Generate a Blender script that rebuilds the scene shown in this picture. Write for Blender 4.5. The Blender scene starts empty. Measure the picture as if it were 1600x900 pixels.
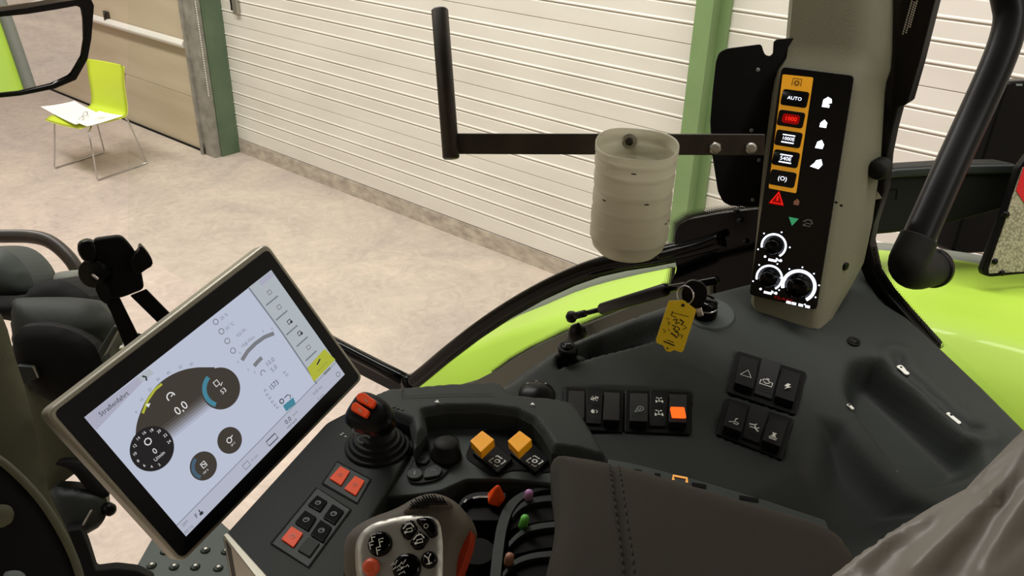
import bpy, math, random
import numpy as np
from mathutils import Vector, Matrix
from mathutils.geometry import delaunay_2d_cdt
random.seed(4)
SC = bpy.context.scene
COL = SC.collection

# ------------------------------------------------------------------ frame of reference
# world: -X = tractor forward, +Y = tractor right (towards the hall wall), Z up, hall floor z = 0
FPX = 1337.0
CAM = np.array([0.0, 0.0, 2.65])
A0 = math.radians(39.4)                       # camera heading, turned forward from straight right
hx = np.array([math.cos(A0), math.sin(A0), 0.0])      # camera's level right
hy = np.array([-math.sin(A0), math.cos(A0), 0.0])     # camera's level heading
hz = np.array([0.0, 0.0, 1.0])
PITCH = math.radians(27.9); ROLL = math.radians(1.5)
CF = math.cos(PITCH)*hy - math.sin(PITCH)*hz
CU0 = math.sin(PITCH)*hy + math.cos(PITCH)*hz
CR = math.cos(ROLL)*hx + math.sin(ROLL)*CU0
CU = -math.sin(ROLL)*hx + math.cos(ROLL)*CU0

def O(x, y, z):                                # point given from the eye: level right, level ahead, up
    return CAM + x*hx + y*hy + z*hz
def OV(x, y, z):
    return x*hx + y*hy + z*hz
def ray(px, py):
    return CF + (px-800.0)/FPX*CR - (py-450.0)/FPX*CU
def D(px, py, d):                              # point at depth d
    return CAM + ray(px, py)*d
def onY(px, py, y):
    r = ray(px, py); return CAM + r*(y/r[1])
def onZ(px, py, z):
    r = ray(px, py); return CAM + r*((z-CAM[2])/r[2])

cam = bpy.data.cameras.new('camera'); co = bpy.data.objects.new('camera', cam); COL.objects.link(co)
cam.sensor_fit = 'HORIZONTAL'; cam.sensor_width = 36.0; cam.lens = FPX/1600.0*36.0
cam.clip_start = 0.02; cam.clip_end = 200
m = Matrix.Identity(4)
for i in range(3):
    m[i][0] = CR[i]; m[i][1] = CU[i]; m[i][2] = -CF[i]; m[i][3] = CAM[i]
co.matrix_world = m
SC.camera = co

# ------------------------------------------------------------------ light
W = bpy.data.worlds.new('world'); SC.world = W; W.use_nodes = True
bg = W.node_tree.nodes['Background']
bg.inputs[0].default_value = (1.0, 0.96, 0.92, 1); bg.inputs[1].default_value = 0.38
def area(name, loc, rot, sx, sy, power, col):
    l = bpy.data.lights.new(name, 'AREA'); l.shape = 'RECTANGLE'; l.size = sx; l.size_y = sy
    l.energy = power; l.color = col
    o = bpy.data.objects.new(name, l); COL.objects.link(o); o.location = loc; o.rotation_euler = rot
    return o
area('hall_light_row', (-4.5, 1.6, 5.6), (math.radians(12), 0, 0), 9.0, 0.6, 470, (1.0, 0.965, 0.915))
area('hall_light_row_rear', (4.0, 1.4, 5.6), (math.radians(12), 0, 0), 7.0, 0.6, 210, (1.0, 0.965, 0.915))
area('hall_light_left', (-3.0, -4.0, 5.2), (math.radians(-25), 0, 0), 9.0, 0.8, 260, (1.0, 0.96, 0.90))
SC.view_settings.view_transform = 'Standard'; SC.view_settings.look = 'None'
SC.view_settings.exposure = 0.0; SC.view_settings.gamma = 1.0
SC.view_settings.use_curve_mapping = False

# ------------------------------------------------------------------ materials
def s2l(c):
    return tuple(((v/255.0)/12.92 if v/255.0 <= 0.04045 else (((v/255.0)+0.055)/1.055)**2.4) for v in c)
MATS = {}
def mat(name, rgb, rough=0.5, metal=0.0, var=0.0, vscale=8.0, bump=0.0, bscale=200.0, coat=0.0, spec=0.5, emit=None, es=1.0, alpha=1.0, trans=0.0):
    M = bpy.data.materials.new(name); M.use_nodes = True; MATS[name] = M
    nt = M.node_tree; b = nt.nodes['Principled BSDF']
    lin = s2l(rgb)
    b.inputs['Base Color'].default_value = (*lin, 1)
    b.inputs['Roughness'].default_value = rough; b.inputs['Metallic'].default_value = metal
    b.inputs['Coat Weight'].default_value = coat; b.inputs['Specular IOR Level'].default_value = spec
    b.inputs['Alpha'].default_value = alpha; b.inputs['Transmission Weight'].default_value = trans
    if emit:
        b.inputs['Emission Color'].default_value = (*s2l(emit), 1); b.inputs['Emission Strength'].default_value = es
    tc = nt.nodes.new('ShaderNodeTexCoord')
    if var > 0:
        n = nt.nodes.new('ShaderNodeTexNoise'); n.inputs['Scale'].default_value = vscale; n.inputs['Detail'].default_value = 5
        nt.links.new(tc.outputs['Object'], n.inputs['Vector'])
        r = nt.nodes.new('ShaderNodeMapRange'); r.inputs[1].default_value = 0.3; r.inputs[2].default_value = 0.7
        r.inputs[3].default_value = 1-var; r.inputs[4].default_value = 1+var
        nt.links.new(n.outputs[0], r.inputs[0])
        mx = nt.nodes.new('ShaderNodeVectorMath'); mx.operation = 'SCALE'; mx.inputs[0].default_value = lin
        nt.links.new(r.outputs[0], mx.inputs['Scale']); nt.links.new(mx.outputs[0], b.inputs['Base Color'])
    if bump > 0:
        n2 = nt.nodes.new('ShaderNodeTexNoise'); n2.inputs['Scale'].default_value = bscale; n2.inputs['Detail'].default_value = 3
        nt.links.new(tc.outputs['Object'], n2.inputs['Vector'])
        bp = nt.nodes.new('ShaderNodeBump'); bp.inputs['Strength'].default_value = bump; bp.inputs['Distance'].default_value = 0.002
        nt.links.new(n2.outputs[0], bp.inputs['Height']); nt.links.new(bp.outputs[0], b.inputs['Normal'])
    return M
def emis(name, rgb, s=1.0):
    M = bpy.data.materials.new(name); M.use_nodes = True; MATS[name] = M
    nt = M.node_tree; nt.nodes.remove(nt.nodes['Principled BSDF'])
    e = nt.nodes.new('ShaderNodeEmission'); e.inputs[0].default_value = (*s2l(rgb), 1); e.inputs[1].default_value = s
    nt.links.new(e.outputs[0], nt.nodes['Material Output'].inputs[0]); return M

mat('console', (39, 43, 40), 0.6, spec=0.22, bump=0.25, bscale=900, var=0.05)
mat('console_light', (58, 64, 61), 0.55, spec=0.25, bump=0.2, bscale=900, var=0.05)
mat('pillar', (112, 110, 90), 0.6, bump=0.2, bscale=900, var=0.04)
mat('black', (10, 10, 10), 0.35, spec=0.13)
mat('black_matte', (14, 14, 14), 0.8, spec=0.2)
mat('black_gloss', (4, 4, 4), 0.12, spec=0.13)
mat('glass_black', (9, 9, 10), 0.3, spec=0.18)
mat('steel_dark', (50, 43, 35), 0.45, metal=0.2, var=0.35, vscale=30)
mat('rubber', (20, 21, 19), 0.65, spec=0.2)
mat('seal', (105, 108, 98), 0.7)
mat('chrome', (200, 200, 200), 0.18, metal=1.0)
mat('silver', (165, 162, 152), 0.42, metal=0.75)
mat('bezel', (152, 148, 132), 0.42, metal=0.35)
mat('fabric', (47, 42, 32), 0.9, var=0.10, vscale=400, bump=0.35, bscale=1200)
mat('stitch', (50, 45, 34), 0.9)
mat('grip', (78, 71, 60), 0.6, spec=0.3)
mat('orange', (238, 78, 26), 0.45, spec=0.2)
mat('orange_dark', (190, 70, 32), 0.45)
mat('paddle_orange', (150, 46, 18), 0.5, spec=0.2)
mat('yellow', (250, 172, 14), 0.45, spec=0.2)
mat('key_yellow', (240, 205, 25), 0.45)
mat('ink', (25, 25, 15), 0.7)
mat('mark', (215, 215, 205), 0.6)
mat('mark_dim', (120, 128, 128), 0.6)
mat('rocker', (13, 14, 14), 0.5, spec=0.2)
mat('rocker_light', (40, 45, 43), 0.5, spec=0.3)
mat('purple', (185, 130, 180), 0.5)
mat('green_tip', (110, 200, 80), 0.5)
mat('brown_tip', (170, 120, 95), 0.5)
mat('fender', (156, 188, 60), 0.5, spec=0.35, coat=0.12)
mat('tyre', (32, 32, 32), 0.8)
mat('olive', (84, 86, 66), 0.8, bump=0.3, bscale=900, var=0.05)
mat('chair_green', (196, 214, 60), 0.45)
mat('paper', (240, 236, 230), 0.8)
mat('step', (38, 46, 40), 0.6, metal=0.2, var=0.1)
mat('plate_red', (215, 30, 40), 0.35)
mat('film', (150, 145, 138), 0.38, spec=0.4)
mat('amber', (200, 140, 30), 0.4, emit=(205, 140, 25), es=0.55)
emis('lit_white', (235, 240, 255), 2.2)
emis('lit_red', (255, 40, 25), 1.6)
emis('lit_red_dim', (150, 12, 10), 0.8)
emis('lit_orange', (255, 96, 30), 1.5)
emis('lit_amber', (255, 175, 90), 0.9)
emis('lit_green', (70, 165, 110), 0.7)
emis('scr_bg', (184, 191, 209), 1.0)
emis('scr_bg2', (176, 180, 196), 1.0)
emis('scr_bar', (168, 168, 186), 1.0)
emis('scr_menu', (172, 180, 186), 1.0)
emis('scr_line', (120, 126, 136), 1.0)
emis('scr_grey', (120, 122, 128), 1.0)
emis('scr_dark', (38, 36, 36), 1.0)
emis('scr_brown', (66, 60, 54), 1.0)
emis('scr_blue', (70, 130, 150), 1.0)
emis('scr_blue2', (70, 95, 115), 1.0)
emis('scr_yellow', (172, 176, 60), 1.0)
emis('scr_yel2', (150, 160, 66), 1.0)
emis('scr_white', (225, 225, 225), 1.0)
emis('scr_ink', (50, 54, 60), 1.0)

def node_mat(name):
    M = bpy.data.materials.new(name); M.use_nodes = True; MATS[name] = M
    return M, M.node_tree, M.node_tree.nodes['Principled BSDF']
# concrete floor: mottled warm grey
M, nt, b = node_mat('concrete')
tc = nt.nodes.new('ShaderNodeTexCoord')
n1 = nt.nodes.new('ShaderNodeTexNoise'); n1.inputs['Scale'].default_value = 1.1; n1.inputs['Detail'].default_value = 8; n1.inputs['Distortion'].default_value = 1.2; n1.inputs['Roughness'].default_value = 0.62
n2 = nt.nodes.new('ShaderNodeTexNoise'); n2.inputs['Scale'].default_value = 7.0; n2.inputs['Detail'].default_value = 9; n2.inputs['Distortion'].default_value = 2.0; n2.inputs['Roughness'].default_value = 0.7
r1 = nt.nodes.new('ShaderNodeValToRGB'); r1.color_ramp.elements[0].position = 0.34; r1.color_ramp.elements[1].position = 0.66
r1.color_ramp.elements[0].color = (*s2l((178, 164, 154)), 1); r1.color_ramp.elements[1].color = (*s2l((200, 184, 169)), 1)
r2 = nt.nodes.new('ShaderNodeValToRGB'); r2.color_ramp.elements[0].position = 0.3; r2.color_ramp.elements[1].position = 0.72
r2.color_ramp.elements[0].color = (0.80, 0.80, 0.80, 1); r2.color_ramp.elements[1].color = (1.08, 1.08, 1.08, 1)
mx = nt.nodes.new('ShaderNodeMix'); mx.data_type = 'RGBA'; mx.blend_type = 'MULTIPLY'; mx.inputs[0].default_value = 1.0
nt.links.new(tc.outputs['Object'], n1.inputs['Vector']); nt.links.new(tc.outputs['Object'], n2.inputs['Vector'])
nt.links.new(n1.outputs[0], r1.inputs[0]); nt.links.new(n2.outputs[0], r2.inputs[0])
nt.links.new(r1.outputs[0], mx.inputs[6]); nt.links.new(r2.outputs[0], mx.inputs[7]); nt.links.new(mx.outputs[2], b.inputs['Base Color'])
b.inputs['Roughness'].default_value = 0.75
def stained(name, c, scale, lo, hi, rough, vec=(1, 1, 1)):
    M, nt, b = node_mat(name)
    tc = nt.nodes.new('ShaderNodeTexCoord'); mp = nt.nodes.new('ShaderNodeMapping'); mp.inputs['Scale'].default_value = vec
    n = nt.nodes.new('ShaderNodeTexNoise'); n.inputs['Scale'].default_value = scale; n.inputs['Detail'].default_value = 7
    r = nt.nodes.new('ShaderNodeValToRGB'); r.color_ramp.elements[0].position = 0.3; r.color_ramp.elements[1].position = 0.7
    r.color_ramp.elements[0].color = (*s2l(lo), 1); r.color_ramp.elements[1].color = (*s2l(hi), 1)
    nt.links.new(tc.outputs['Object'], mp.inputs[0]); nt.links.new(mp.outputs[0], n.inputs['Vector']); nt.links.new(n.outputs[0], r.inputs[0]); nt.links.new(r.outputs[0], b.inputs['Base Color'])
    b.inputs['Roughness'].default_value = rough
stained('door_white', None, 2.0, (212, 206, 196), (224, 219, 210), 0.45, (0.6, 1, 2))
stained('door_beige', None, 1.6, (184, 168, 142), (202, 187, 162), 0.5, (0.4, 1, 3))
stained('curb', None, 9.0, (150, 138, 126), (196, 184, 168), 0.85, (1, 1, 2))
stained('post_green_lit', None, 3.0, (108, 134, 88), (124, 150, 100), 0.45)  # right column: green with its light painted into the tone
stained('post_green_shaded', None, 5.0, (76, 96, 74), (92, 110, 84), 0.55)  # left column: same green, darkened to carry its shade
stained('track', None, 12.0, (120, 116, 108), (150, 146, 136), 0.45)
stained('cup_milky', None, 20.0, (214, 209, 190), (228, 224, 208), 0.35)
# translucent cup plastic
M = MATS['cup_milky']; nt = M.node_tree; b = nt.nodes['Principled BSDF']
tr = nt.nodes.new('ShaderNodeBsdfTranslucent'); tr.inputs[0].default_value = (*s2l((225, 222, 205)), 1)
tp = nt.nodes.new('ShaderNodeBsdfTransparent'); ms = nt.nodes.new('ShaderNodeMixShader'); ms.inputs[0].default_value = 0.45
m2 = nt.nodes.new('ShaderNodeMixShader'); m2.inputs[0].default_value = 0.20
out = nt.nodes['Material Output']
nt.links.new(b.outputs[0], ms.inputs[1]); nt.links.new(tr.outputs[0], ms.inputs[2]); nt.links.new(ms.outputs[0], m2.inputs[1]); nt.links.new(tp.outputs[0], m2.inputs[2]); nt.links.new(m2.outputs[0], out.inputs[0])
# window glass
M = bpy.data.materials.new('pane'); M.use_nodes = True; MATS['pane'] = M; nt = M.node_tree; nt.nodes.remove(nt.nodes['Principled BSDF'])
tp = nt.nodes.new('ShaderNodeBsdfTransparent'); tp.inputs[0].default_value = (0.97, 0.985, 0.97, 1)
gl = nt.nodes.new('ShaderNodeBsdfGlossy'); gl.inputs['Roughness'].default_value = 0.02
ms = nt.nodes.new('ShaderNodeMixShader'); ms.inputs[0].default_value = 0.004; nt.links.new(tp.outputs[0], ms.inputs[1]); nt.links.new(gl.outputs[0], ms.inputs[2])
nt.links.new(ms.outputs[0], nt.nodes['Material Output'].inputs[0])
# black printed dots on glass: dot size falls off along U
def frit():
    M = bpy.data.materials.new('frit_dots'); M.use_nodes = True; MATS['frit_dots'] = M; nt = M.node_tree; N = nt.nodes; L = nt.links
    b = N['Principled BSDF']; b.inputs['Base Color'].default_value = (0.004, 0.004, 0.004, 1); b.inputs['Roughness'].default_value = 0.4
    tc = N.new('ShaderNodeTexCoord'); v = N.new('ShaderNodeTexVoronoi'); v.inputs['Scale'].default_value = 330; v.inputs['Randomness'].default_value = 0.0
    L.new(tc.outputs['Object'], v.inputs['Vector'])
    uv = N.new('ShaderNodeUVMap'); sp = N.new('ShaderNodeSeparateXYZ'); L.new(uv.outputs[0], sp.inputs[0])
    mr = N.new('ShaderNodeMapRange'); mr.inputs[1].default_value = 0; mr.inputs[2].default_value = 1; mr.inputs[3].default_value = 0.80; mr.inputs[4].default_value = 0.15
    L.new(sp.outputs[0], mr.inputs[0])
    c = N.new('ShaderNodeMath'); c.operation = 'LESS_THAN'; L.new(v.outputs['Distance'], c.inputs[0]); L.new(mr.outputs[0], c.inputs[1])
    L.new(c.outputs[0], b.inputs['Alpha'])
frit()
# honeycomb reflective sheet
M, nt, b = node_mat('reflector'); tc = nt.nodes.new('ShaderNodeTexCoord'); v = nt.nodes.new('ShaderNodeTexVoronoi'); v.inputs['Scale'].default_value = 230
r = nt.nodes.new('ShaderNodeValToRGB'); r.color_ramp.elements[0].color = (*s2l((200, 194, 170)), 1); r.color_ramp.elements[1].color = (*s2l((120, 112, 96)), 1); r.color_ramp.elements[1].position = 0.9
nt.links.new(tc.outputs['Object'], v.inputs['Vector']); nt.links.new(v.outputs['Distance'], r.inputs[0]); nt.links.new(r.outputs[0], b.inputs['Base Color']); b.inputs['Roughness'].default_value = 0.4
# mirror
mat('mirror_glass', (225, 225, 225), 0.015, metal=1.0)

# ------------------------------------------------------------------ mesh builder
ROOTLOC = {}
class MB:
    def __init__(s): s.v = []; s.f = []; s.m = []; s.sm = []; s.mats = []; s.uv = {}
    def mi(s, name):
        if name not in s.mats: s.mats.append(name)
        return s.mats.index(name)
    def add(s, vs, fs, m, smooth=False):
        o = len(s.v); s.v.extend([tuple(float(c) for c in p) for p in vs]); k = s.mi(m)
        for f in fs: s.f.append([i+o for i in f]); s.m.append(k); s.sm.append(smooth)
        return o
    def prism(s, pts, vec, m, mside=None):
        pts = [np.array(p, float) for p in pts]; n = len(pts); vec = np.array(vec, float)
        back = [p+vec for p in pts]
        s.add(pts+back, [list(range(n))], m); o = len(s.v)-2*n
        k = s.mi(m)
        s.f.append([o+n+i for i in reversed(range(n))]); s.m.append(k); s.sm.append(False)
        ks = s.mi(mside or m)
        for i in range(n):
            j = (i+1) % n; s.f.append([o+i, o+n+i, o+n+j, o+j]); s.m.append(ks); s.sm.append(False)
    def box(s, lo, hi, m):
        x0, y0, z0 = lo; x1, y1, z1 = hi
        s.prism([(x0, y0, z0), (x1, y0, z0), (x1, y1, z0), (x0, y1, z0)], (0, 0, z1-z0), m)
    def tube(s, path, r, m, n=14, caps=True, close=False):
        P = [np.array(p, float) for p in path]; k = len(P); rs = r if hasattr(r, '__len__') else [r]*k
        T = []
        for i in range(k):
            a = P[(i-1) % k] if (close or i > 0) else P[i]; c = P[(i+1) % k] if (close or i < k-1) else P[i]
            t = c-a; T.append(t/np.linalg.norm(t))
        u = np.cross(T[0], [0.13, 0.21, 0.97]); 
        if np.linalg.norm(u) < .1: u = np.cross(T[0], [1, 0, 0])
        u /= np.linalg.norm(u); vs = []
        for i in range(k):
            u = u-T[i]*np.dot(u, T[i]); u /= np.linalg.norm(u); w = np.cross(T[i], u)
            for j in range(n):
                a = 2*math.pi*j/n; vs.append(P[i]+rs[i]*(math.cos(a)*u+math.sin(a)*w))
        fs = []
        for i in range(k if close else k-1):
            for j in range(n):
                i2 = (i+1) % k
                fs.append([i*n+j, i*n+(j+1) % n, i2*n+(j+1) % n, i2*n+j])
        if caps and not close:
            fs.append(list(reversed(range(n)))); fs.append([(k-1)*n+j for j in range(n)])
        s.add(vs, fs, m, True)
    def lathe(s, prof, org, ax, m, n=32, smooth=True):   # prof: (radius, height along ax)
        ax = np.array(ax, float); ax /= np.linalg.norm(ax); u = np.cross(ax, [0.1, 0.3, 0.9]); 
        if np.linalg.norm(u) < .2: u = np.cross(ax, [1, 0, 0])
        u /= np.linalg.norm(u); w = np.cross(ax, u); org = np.array(org, float); vs = []
        for (r, h) in prof:
            for j in range(n):
                a = 2*math.pi*j/n; vs.append(org+ax*h+r*(math.cos(a)*u+math.sin(a)*w))
        fs = []
        for i in range(len(prof)-1):
            for j in range(n): fs.append([i*n+j, i*n+(j+1) % n, (i+1)*n+(j+1) % n, (i+1)*n+j])
        if prof[0][0] > 1e-6: fs.append(list(reversed(range(n))))
        if prof[-1][0] > 1e-6: fs.append([(len(prof)-1)*n+j for j in range(n)])
        s.add(vs, fs, m, smooth)
    def ribbon(s, fr, pts, w, m, h=0.0005, close=False):   # flat stroke in a frame's own metres
        P = [np.array(p, float) for p in pts]; k = len(P); L = []; R = []
        for i in range(k):
            a = P[(i-1) % k] if (close or i > 0) else P[i]; c = P[(i+1) % k] if (close or i < k-1) else P[i]
            t = c-a; t /= (np.linalg.norm(t)+1e-12); nn = np.array([-t[1], t[0]])*w/2
            L.append(P[i]+nn); R.append(P[i]-nn)
        vs = [fr.P(p[0], p[1], h) for p in L+R]
        fs = [[i, (i+1) % k, k+(i+1) % k, k+i] for i in range(k if close else k-1)]
        s.add(vs, fs, m)
    def flat(s, fr, pts, m, h=0.0005):
        s.add([fr.P(p[0], p[1], h) for p in pts], [list(range(len(pts)))], m)
    def plate(s, fr, pts, h0, h1, m, mside=None):        # outline in frame metres, front face at h1
        s.prism([fr.P(p[0], p[1], h1) for p in pts], fr.n*(h0-h1), m, mside)
    def text(s, fr, txt, c, size, m, ang=0.0, h=0.0006, sx=1.0):
        cu = bpy.data.curves.new('t', 'FONT'); cu.body = txt; cu.size = size; cu.align_x = 'CENTER'; cu.align_y = 'CENTER'; cu.resolution_u = 2
        ob = bpy.data.objects.new('t', cu); COL.objects.link(ob); dg = bpy.context.evaluated_depsgraph_get()
        me = ob.evaluated_get(dg).to_mesh(); ca, sa = math.cos(ang), math.sin(ang)
        vs = []
        for v in me.vertices:
            x, y = v.co.x*sx, v.co.y; vs.append(fr.P(c[0]+x*ca-y*sa, c[1]+x*sa+y*ca, h))
        fs = [list(p.vertices) for p in me.polygons]
        ob.evaluated_get(dg).to_mesh_clear(); bpy.data.objects.remove(ob); bpy.data.curves.remove(cu)
        s.add(vs, fs, m)
    def build(s, name, parent=None, bevel=0.0, seg=2, loc=None):
        me = bpy.data.meshes.new(name); V = np.array(s.v, float)
        if parent is not None: base = np.array(ROOTLOC[parent.name])
        else:
            base = np.array(loc, float) if loc is not None else np.array([(V[:, 0].min()+V[:, 0].max())/2, (V[:, 1].min()+V[:, 1].max())/2, V[:, 2].min()])
        me.from_pydata([tuple(v) for v in (V-base)], [], s.f)
        for nme in s.mats: me.materials.append(MATS[nme])
        for i, p in enumerate(me.polygons): p.material_index = s.m[i]; p.use_smooth = s.sm[i]
        me.validate(); 
        o = bpy.data.objects.new(name, me); COL.objects.link(o)
        if parent is not None: o.parent = parent
        else: o.location = base
        ROOTLOC[o.name] = tuple(base)
        if bevel > 0:
            b = o.modifiers.new('bevel', 'BEVEL'); b.width = bevel; b.segments = seg; b.limit_method = 'ANGLE'; b.angle_limit = math.radians(40); b.harden_normals = False
            for p in me.polygons: p.use_smooth = True
            b2 = o.modifiers.new('wn', 'WEIGHTED_NORMAL'); b2.keep_sharp = True
        return o
def each(name, parent, items, fn, **kw):        # one object per item
    for it in items:
        mb = MB(); fn(mb, it); mb.build(name, parent, **kw)
def tag(o, label=None, cat=None, group=None, kind=None):
    if label: o['label'] = label
    if cat: o['category'] = cat
    if group: o['group'] = group
    if kind: o['kind'] = kind
    return o
def thing(name, loc, label, cat, group=None):
    o = bpy.data.objects.new(name, None); COL.objects.link(o); o.location = [float(c) for c in loc]; o.empty_display_size = 0.02
    ROOTLOC[o.name] = tuple(float(c) for c in loc); return tag(o, label, cat, group)
def plabel(o, s): o['label'] = s; return o

class Fr:                                       # a flat working frame: o origin, x/y in plane, n towards the viewer
    def __init__(s, o, n, x):
        s.o = np.array(o, float); s.n = np.array(n, float)/np.linalg.norm(n); x = np.array(x, float)
        x = x-s.n*np.dot(x, s.n); s.x = x/np.linalg.norm(x); s.y = np.cross(s.n, s.x)
    def P(s, a, b, h=0.0): return s.o+a*s.x+b*s.y+h*s.n
    def hit(s, px, py, h=0.0):
        r = ray(px, py); oo = s.o+h*s.n; t = np.dot(oo-CAM, s.n)/np.dot(r, s.n); return CAM+t*r
    def l(s, px, py, h=0.0):
        q = s.hit(px, py, h)-s.o; return np.array([np.dot(q, s.x), np.dot(q, s.y)])
    def L(s, pts, h=0.0): return [s.l(p[0], p[1], h) for p in pts]
def fr_px(o, n, a, b):
    f = Fr(o, n, [1, 0.1, 0.02]); return Fr(f.hit(*a), n, f.hit(*b)-f.hit(*a))

def chaikin(P, n=2, close=True):
    P = [np.array(p, float) for p in P]
    for _ in range(n):
        Q = []; k = len(P)
        if not close: Q.append(P[0])
        for i in range(k if close else k-1):
            a, b = P[i], P[(i+1) % k]; Q += [a*.75+b*.25, a*.25+b*.75]
        if not close: Q.append(P[-1])
        P = Q
    return P
def cr(P, n=5):                                 # smooth curve through the points
    P = [np.array(p, float) for p in P]; P = [2*P[0]-P[1]]+P+[2*P[-1]-P[-2]]; out = []
    for i in range(1, len(P)-2):
        a, b, c, d = P[i-1:i+3]
        for j in range(n):
            t = j/n; out.append(.5*(2*b+(c-a)*t+(2*a-5*b+4*c-d)*t*t+(3*b-a-3*c+d)*t**3))
    return out+[P[-2]]
def rnd(P, r, n=4):                             # round the corners of an outline (frame metres)
    P = [np.array(p, float) for p in P]; k = len(P); out = []
    for i in range(k):
        a, b, c = P[i-1], P[i], P[(i+1) % k]; u = a-b; v = c-b; lu, lv = np.linalg.norm(u), np.linalg.norm(v)
        rr = min(r, lu*.45, lv*.45); p0 = b+u/lu*rr; p1 = b+v/lv*rr
        for j in range(n+1):
            t = j/n; out.append((1-t)**2*p0+2*t*(1-t)*b+t*t*p1)
    return out
def circ(c, r, n=28, a0=0, a1=2*math.pi, end=False):
    k = n+1 if end else n
    return [np.array([c[0]+r*math.cos(a0+(a1-a0)*i/n), c[1]+r*math.sin(a0+(a1-a0)*i/n)]) for i in range(k)]
def rect(c, w, h, ang=0):
    ca, sa = math.cos(ang), math.sin(ang)
    return [np.array([c[0]+x*ca-y*sa, c[1]+x*sa+y*ca]) for x, y in ((-w/2, -h/2), (w/2, -h/2), (w/2, h/2), (-w/2, h/2))]
def pdist(Q, poly, close=True):                 # distance to outline and inside flag
    Q = np.array(Q); P = np.array(poly); k = len(P); d = np.full(len(Q), 1e9); ins = np.zeros(len(Q), bool)
    for i in range(k if close else k-1):
        a, b = P[i], P[(i+1) % k]; ab = b-a; t = np.clip(((Q-a)@ab)/(ab@ab+1e-18), 0, 1)
        d = np.minimum(d, np.linalg.norm(Q-(a+t[:, None]*ab), axis=1))
        if close:
            c = ((a[1] > Q[:, 1]) != (b[1] > Q[:, 1])); 
            with np.errstate(all='ignore'): xi = (b[0]-a[0])*(Q[:, 1]-a[1])/(b[1]-a[1])+a[0]
            ins ^= (c & (Q[:, 0] < xi))
    return d, ins
def sst(x): x = np.clip(x, 0, 1); return x*x*(3-2*x)
def relief(mb, fr, out, hf, step, m, skirt=0.02):
    P = []
    k = len(out)
    for i in range(k):
        a, b = np.array(out[i]), np.array(out[(i+1) % k]); n = max(1, int(round(np.linalg.norm(b-a)/step)))
        for j in range(n): P.append(a+(b-a)*j/n)
    P = np.array(P); nb = len(P); lo = P.min(0); hi = P.max(0)
    gx = np.arange(lo[0], hi[0], step); gy = np.arange(lo[1], hi[1], step*.87); G = []
    for j, y in enumerate(gy):
        for x in gx: G.append((x+(step/2 if j % 2 else 0), y))
    G = np.array(G); d, ins = pdist(G, P); G = G[ins & (d > step*.45)]
    A = np.vstack([P, G]) if len(G) else P
    vo, _, fo, ov, _, _ = delaunay_2d_cdt([Vector(p) for p in A], [(i, (i+1) % nb) for i in range(nb)], [], 0, 1e-7)
    V = np.array([(v.x, v.y) for v in vo]); F = np.array([list(f) for f in fo if len(f) == 3])
    cen = V[F].mean(1); _, ci = pdist(cen, P); F = F[ci]
    dd, _ = pdist(V, P); H = hf(V[:, 0], V[:, 1], dd)
    area = np.cross(V[F[:, 1]]-V[F[:, 0]], V[F[:, 2]]-V[F[:, 0]]); F[area < 0] = F[area < 0][:, ::-1]
    vs = [fr.P(V[i, 0], V[i, 1], H[i]) for i in range(len(V))]
    mb.add(vs, F.tolist(), m, True)
    # skirt along the outline
    hb = hf(P[:, 0], P[:, 1], np.zeros(nb))
    top = [fr.P(P[i, 0], P[i, 1], hb[i]) for i in range(nb)]; bot = [fr.P(P[i, 0], P[i, 1], -skirt) for i in range(nb)]
    mb.add(top+bot, [[i, nb+i, nb+(i+1) % nb, (i+1) % nb] for i in range(nb)], m, False)
def dome(mb, fr, out, H, r, m, step=0.006, base=0.0, skirt=0.01):
    def hf(a, b, d): t = np.clip(d/r, 0, 1); return base+H*np.sqrt(np.maximum(0, 1-(1-t)**2))
    relief(mb, fr, out, hf, step, m, skirt)

# ================================================================== THE HALL
def struct(o): o['kind'] = 'structure'; return o
f = MB(); f.box((-16, -9, -0.1), (10, 4.6, 0.0), 'concrete'); struct(f.build('floor'))
YW = 4.22
w = MB(); w.box((-7.0, YW+.02, 2.95), (9, YW+.2, 6.5), 'door_white'); w.box((-16, 4.02, 3.2), (-6.95, 4.2, 6.5), 'door_beige'); struct(w.build('wall_right'))
w = MB(); w.box((-16.2, -9, 0), (-16, 4.2, 6.5), 'door_beige'); struct(w.build('wall_front'))
w = MB(); w.box((10, -9, 0), (10.2, 4.6, 6.5), 'door_beige'); struct(w.build('wall_rear'))
w = MB(); w.box((-16, -9.2, 0), (10, -9, 6.5), 'door_beige'); struct(w.build('wall_left'))
c = MB(); c.box((-6.76, YW-.004, 0), (9, YW+.2, 0.128), 'curb'); struct(c.build('baseboard_right'))
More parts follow.
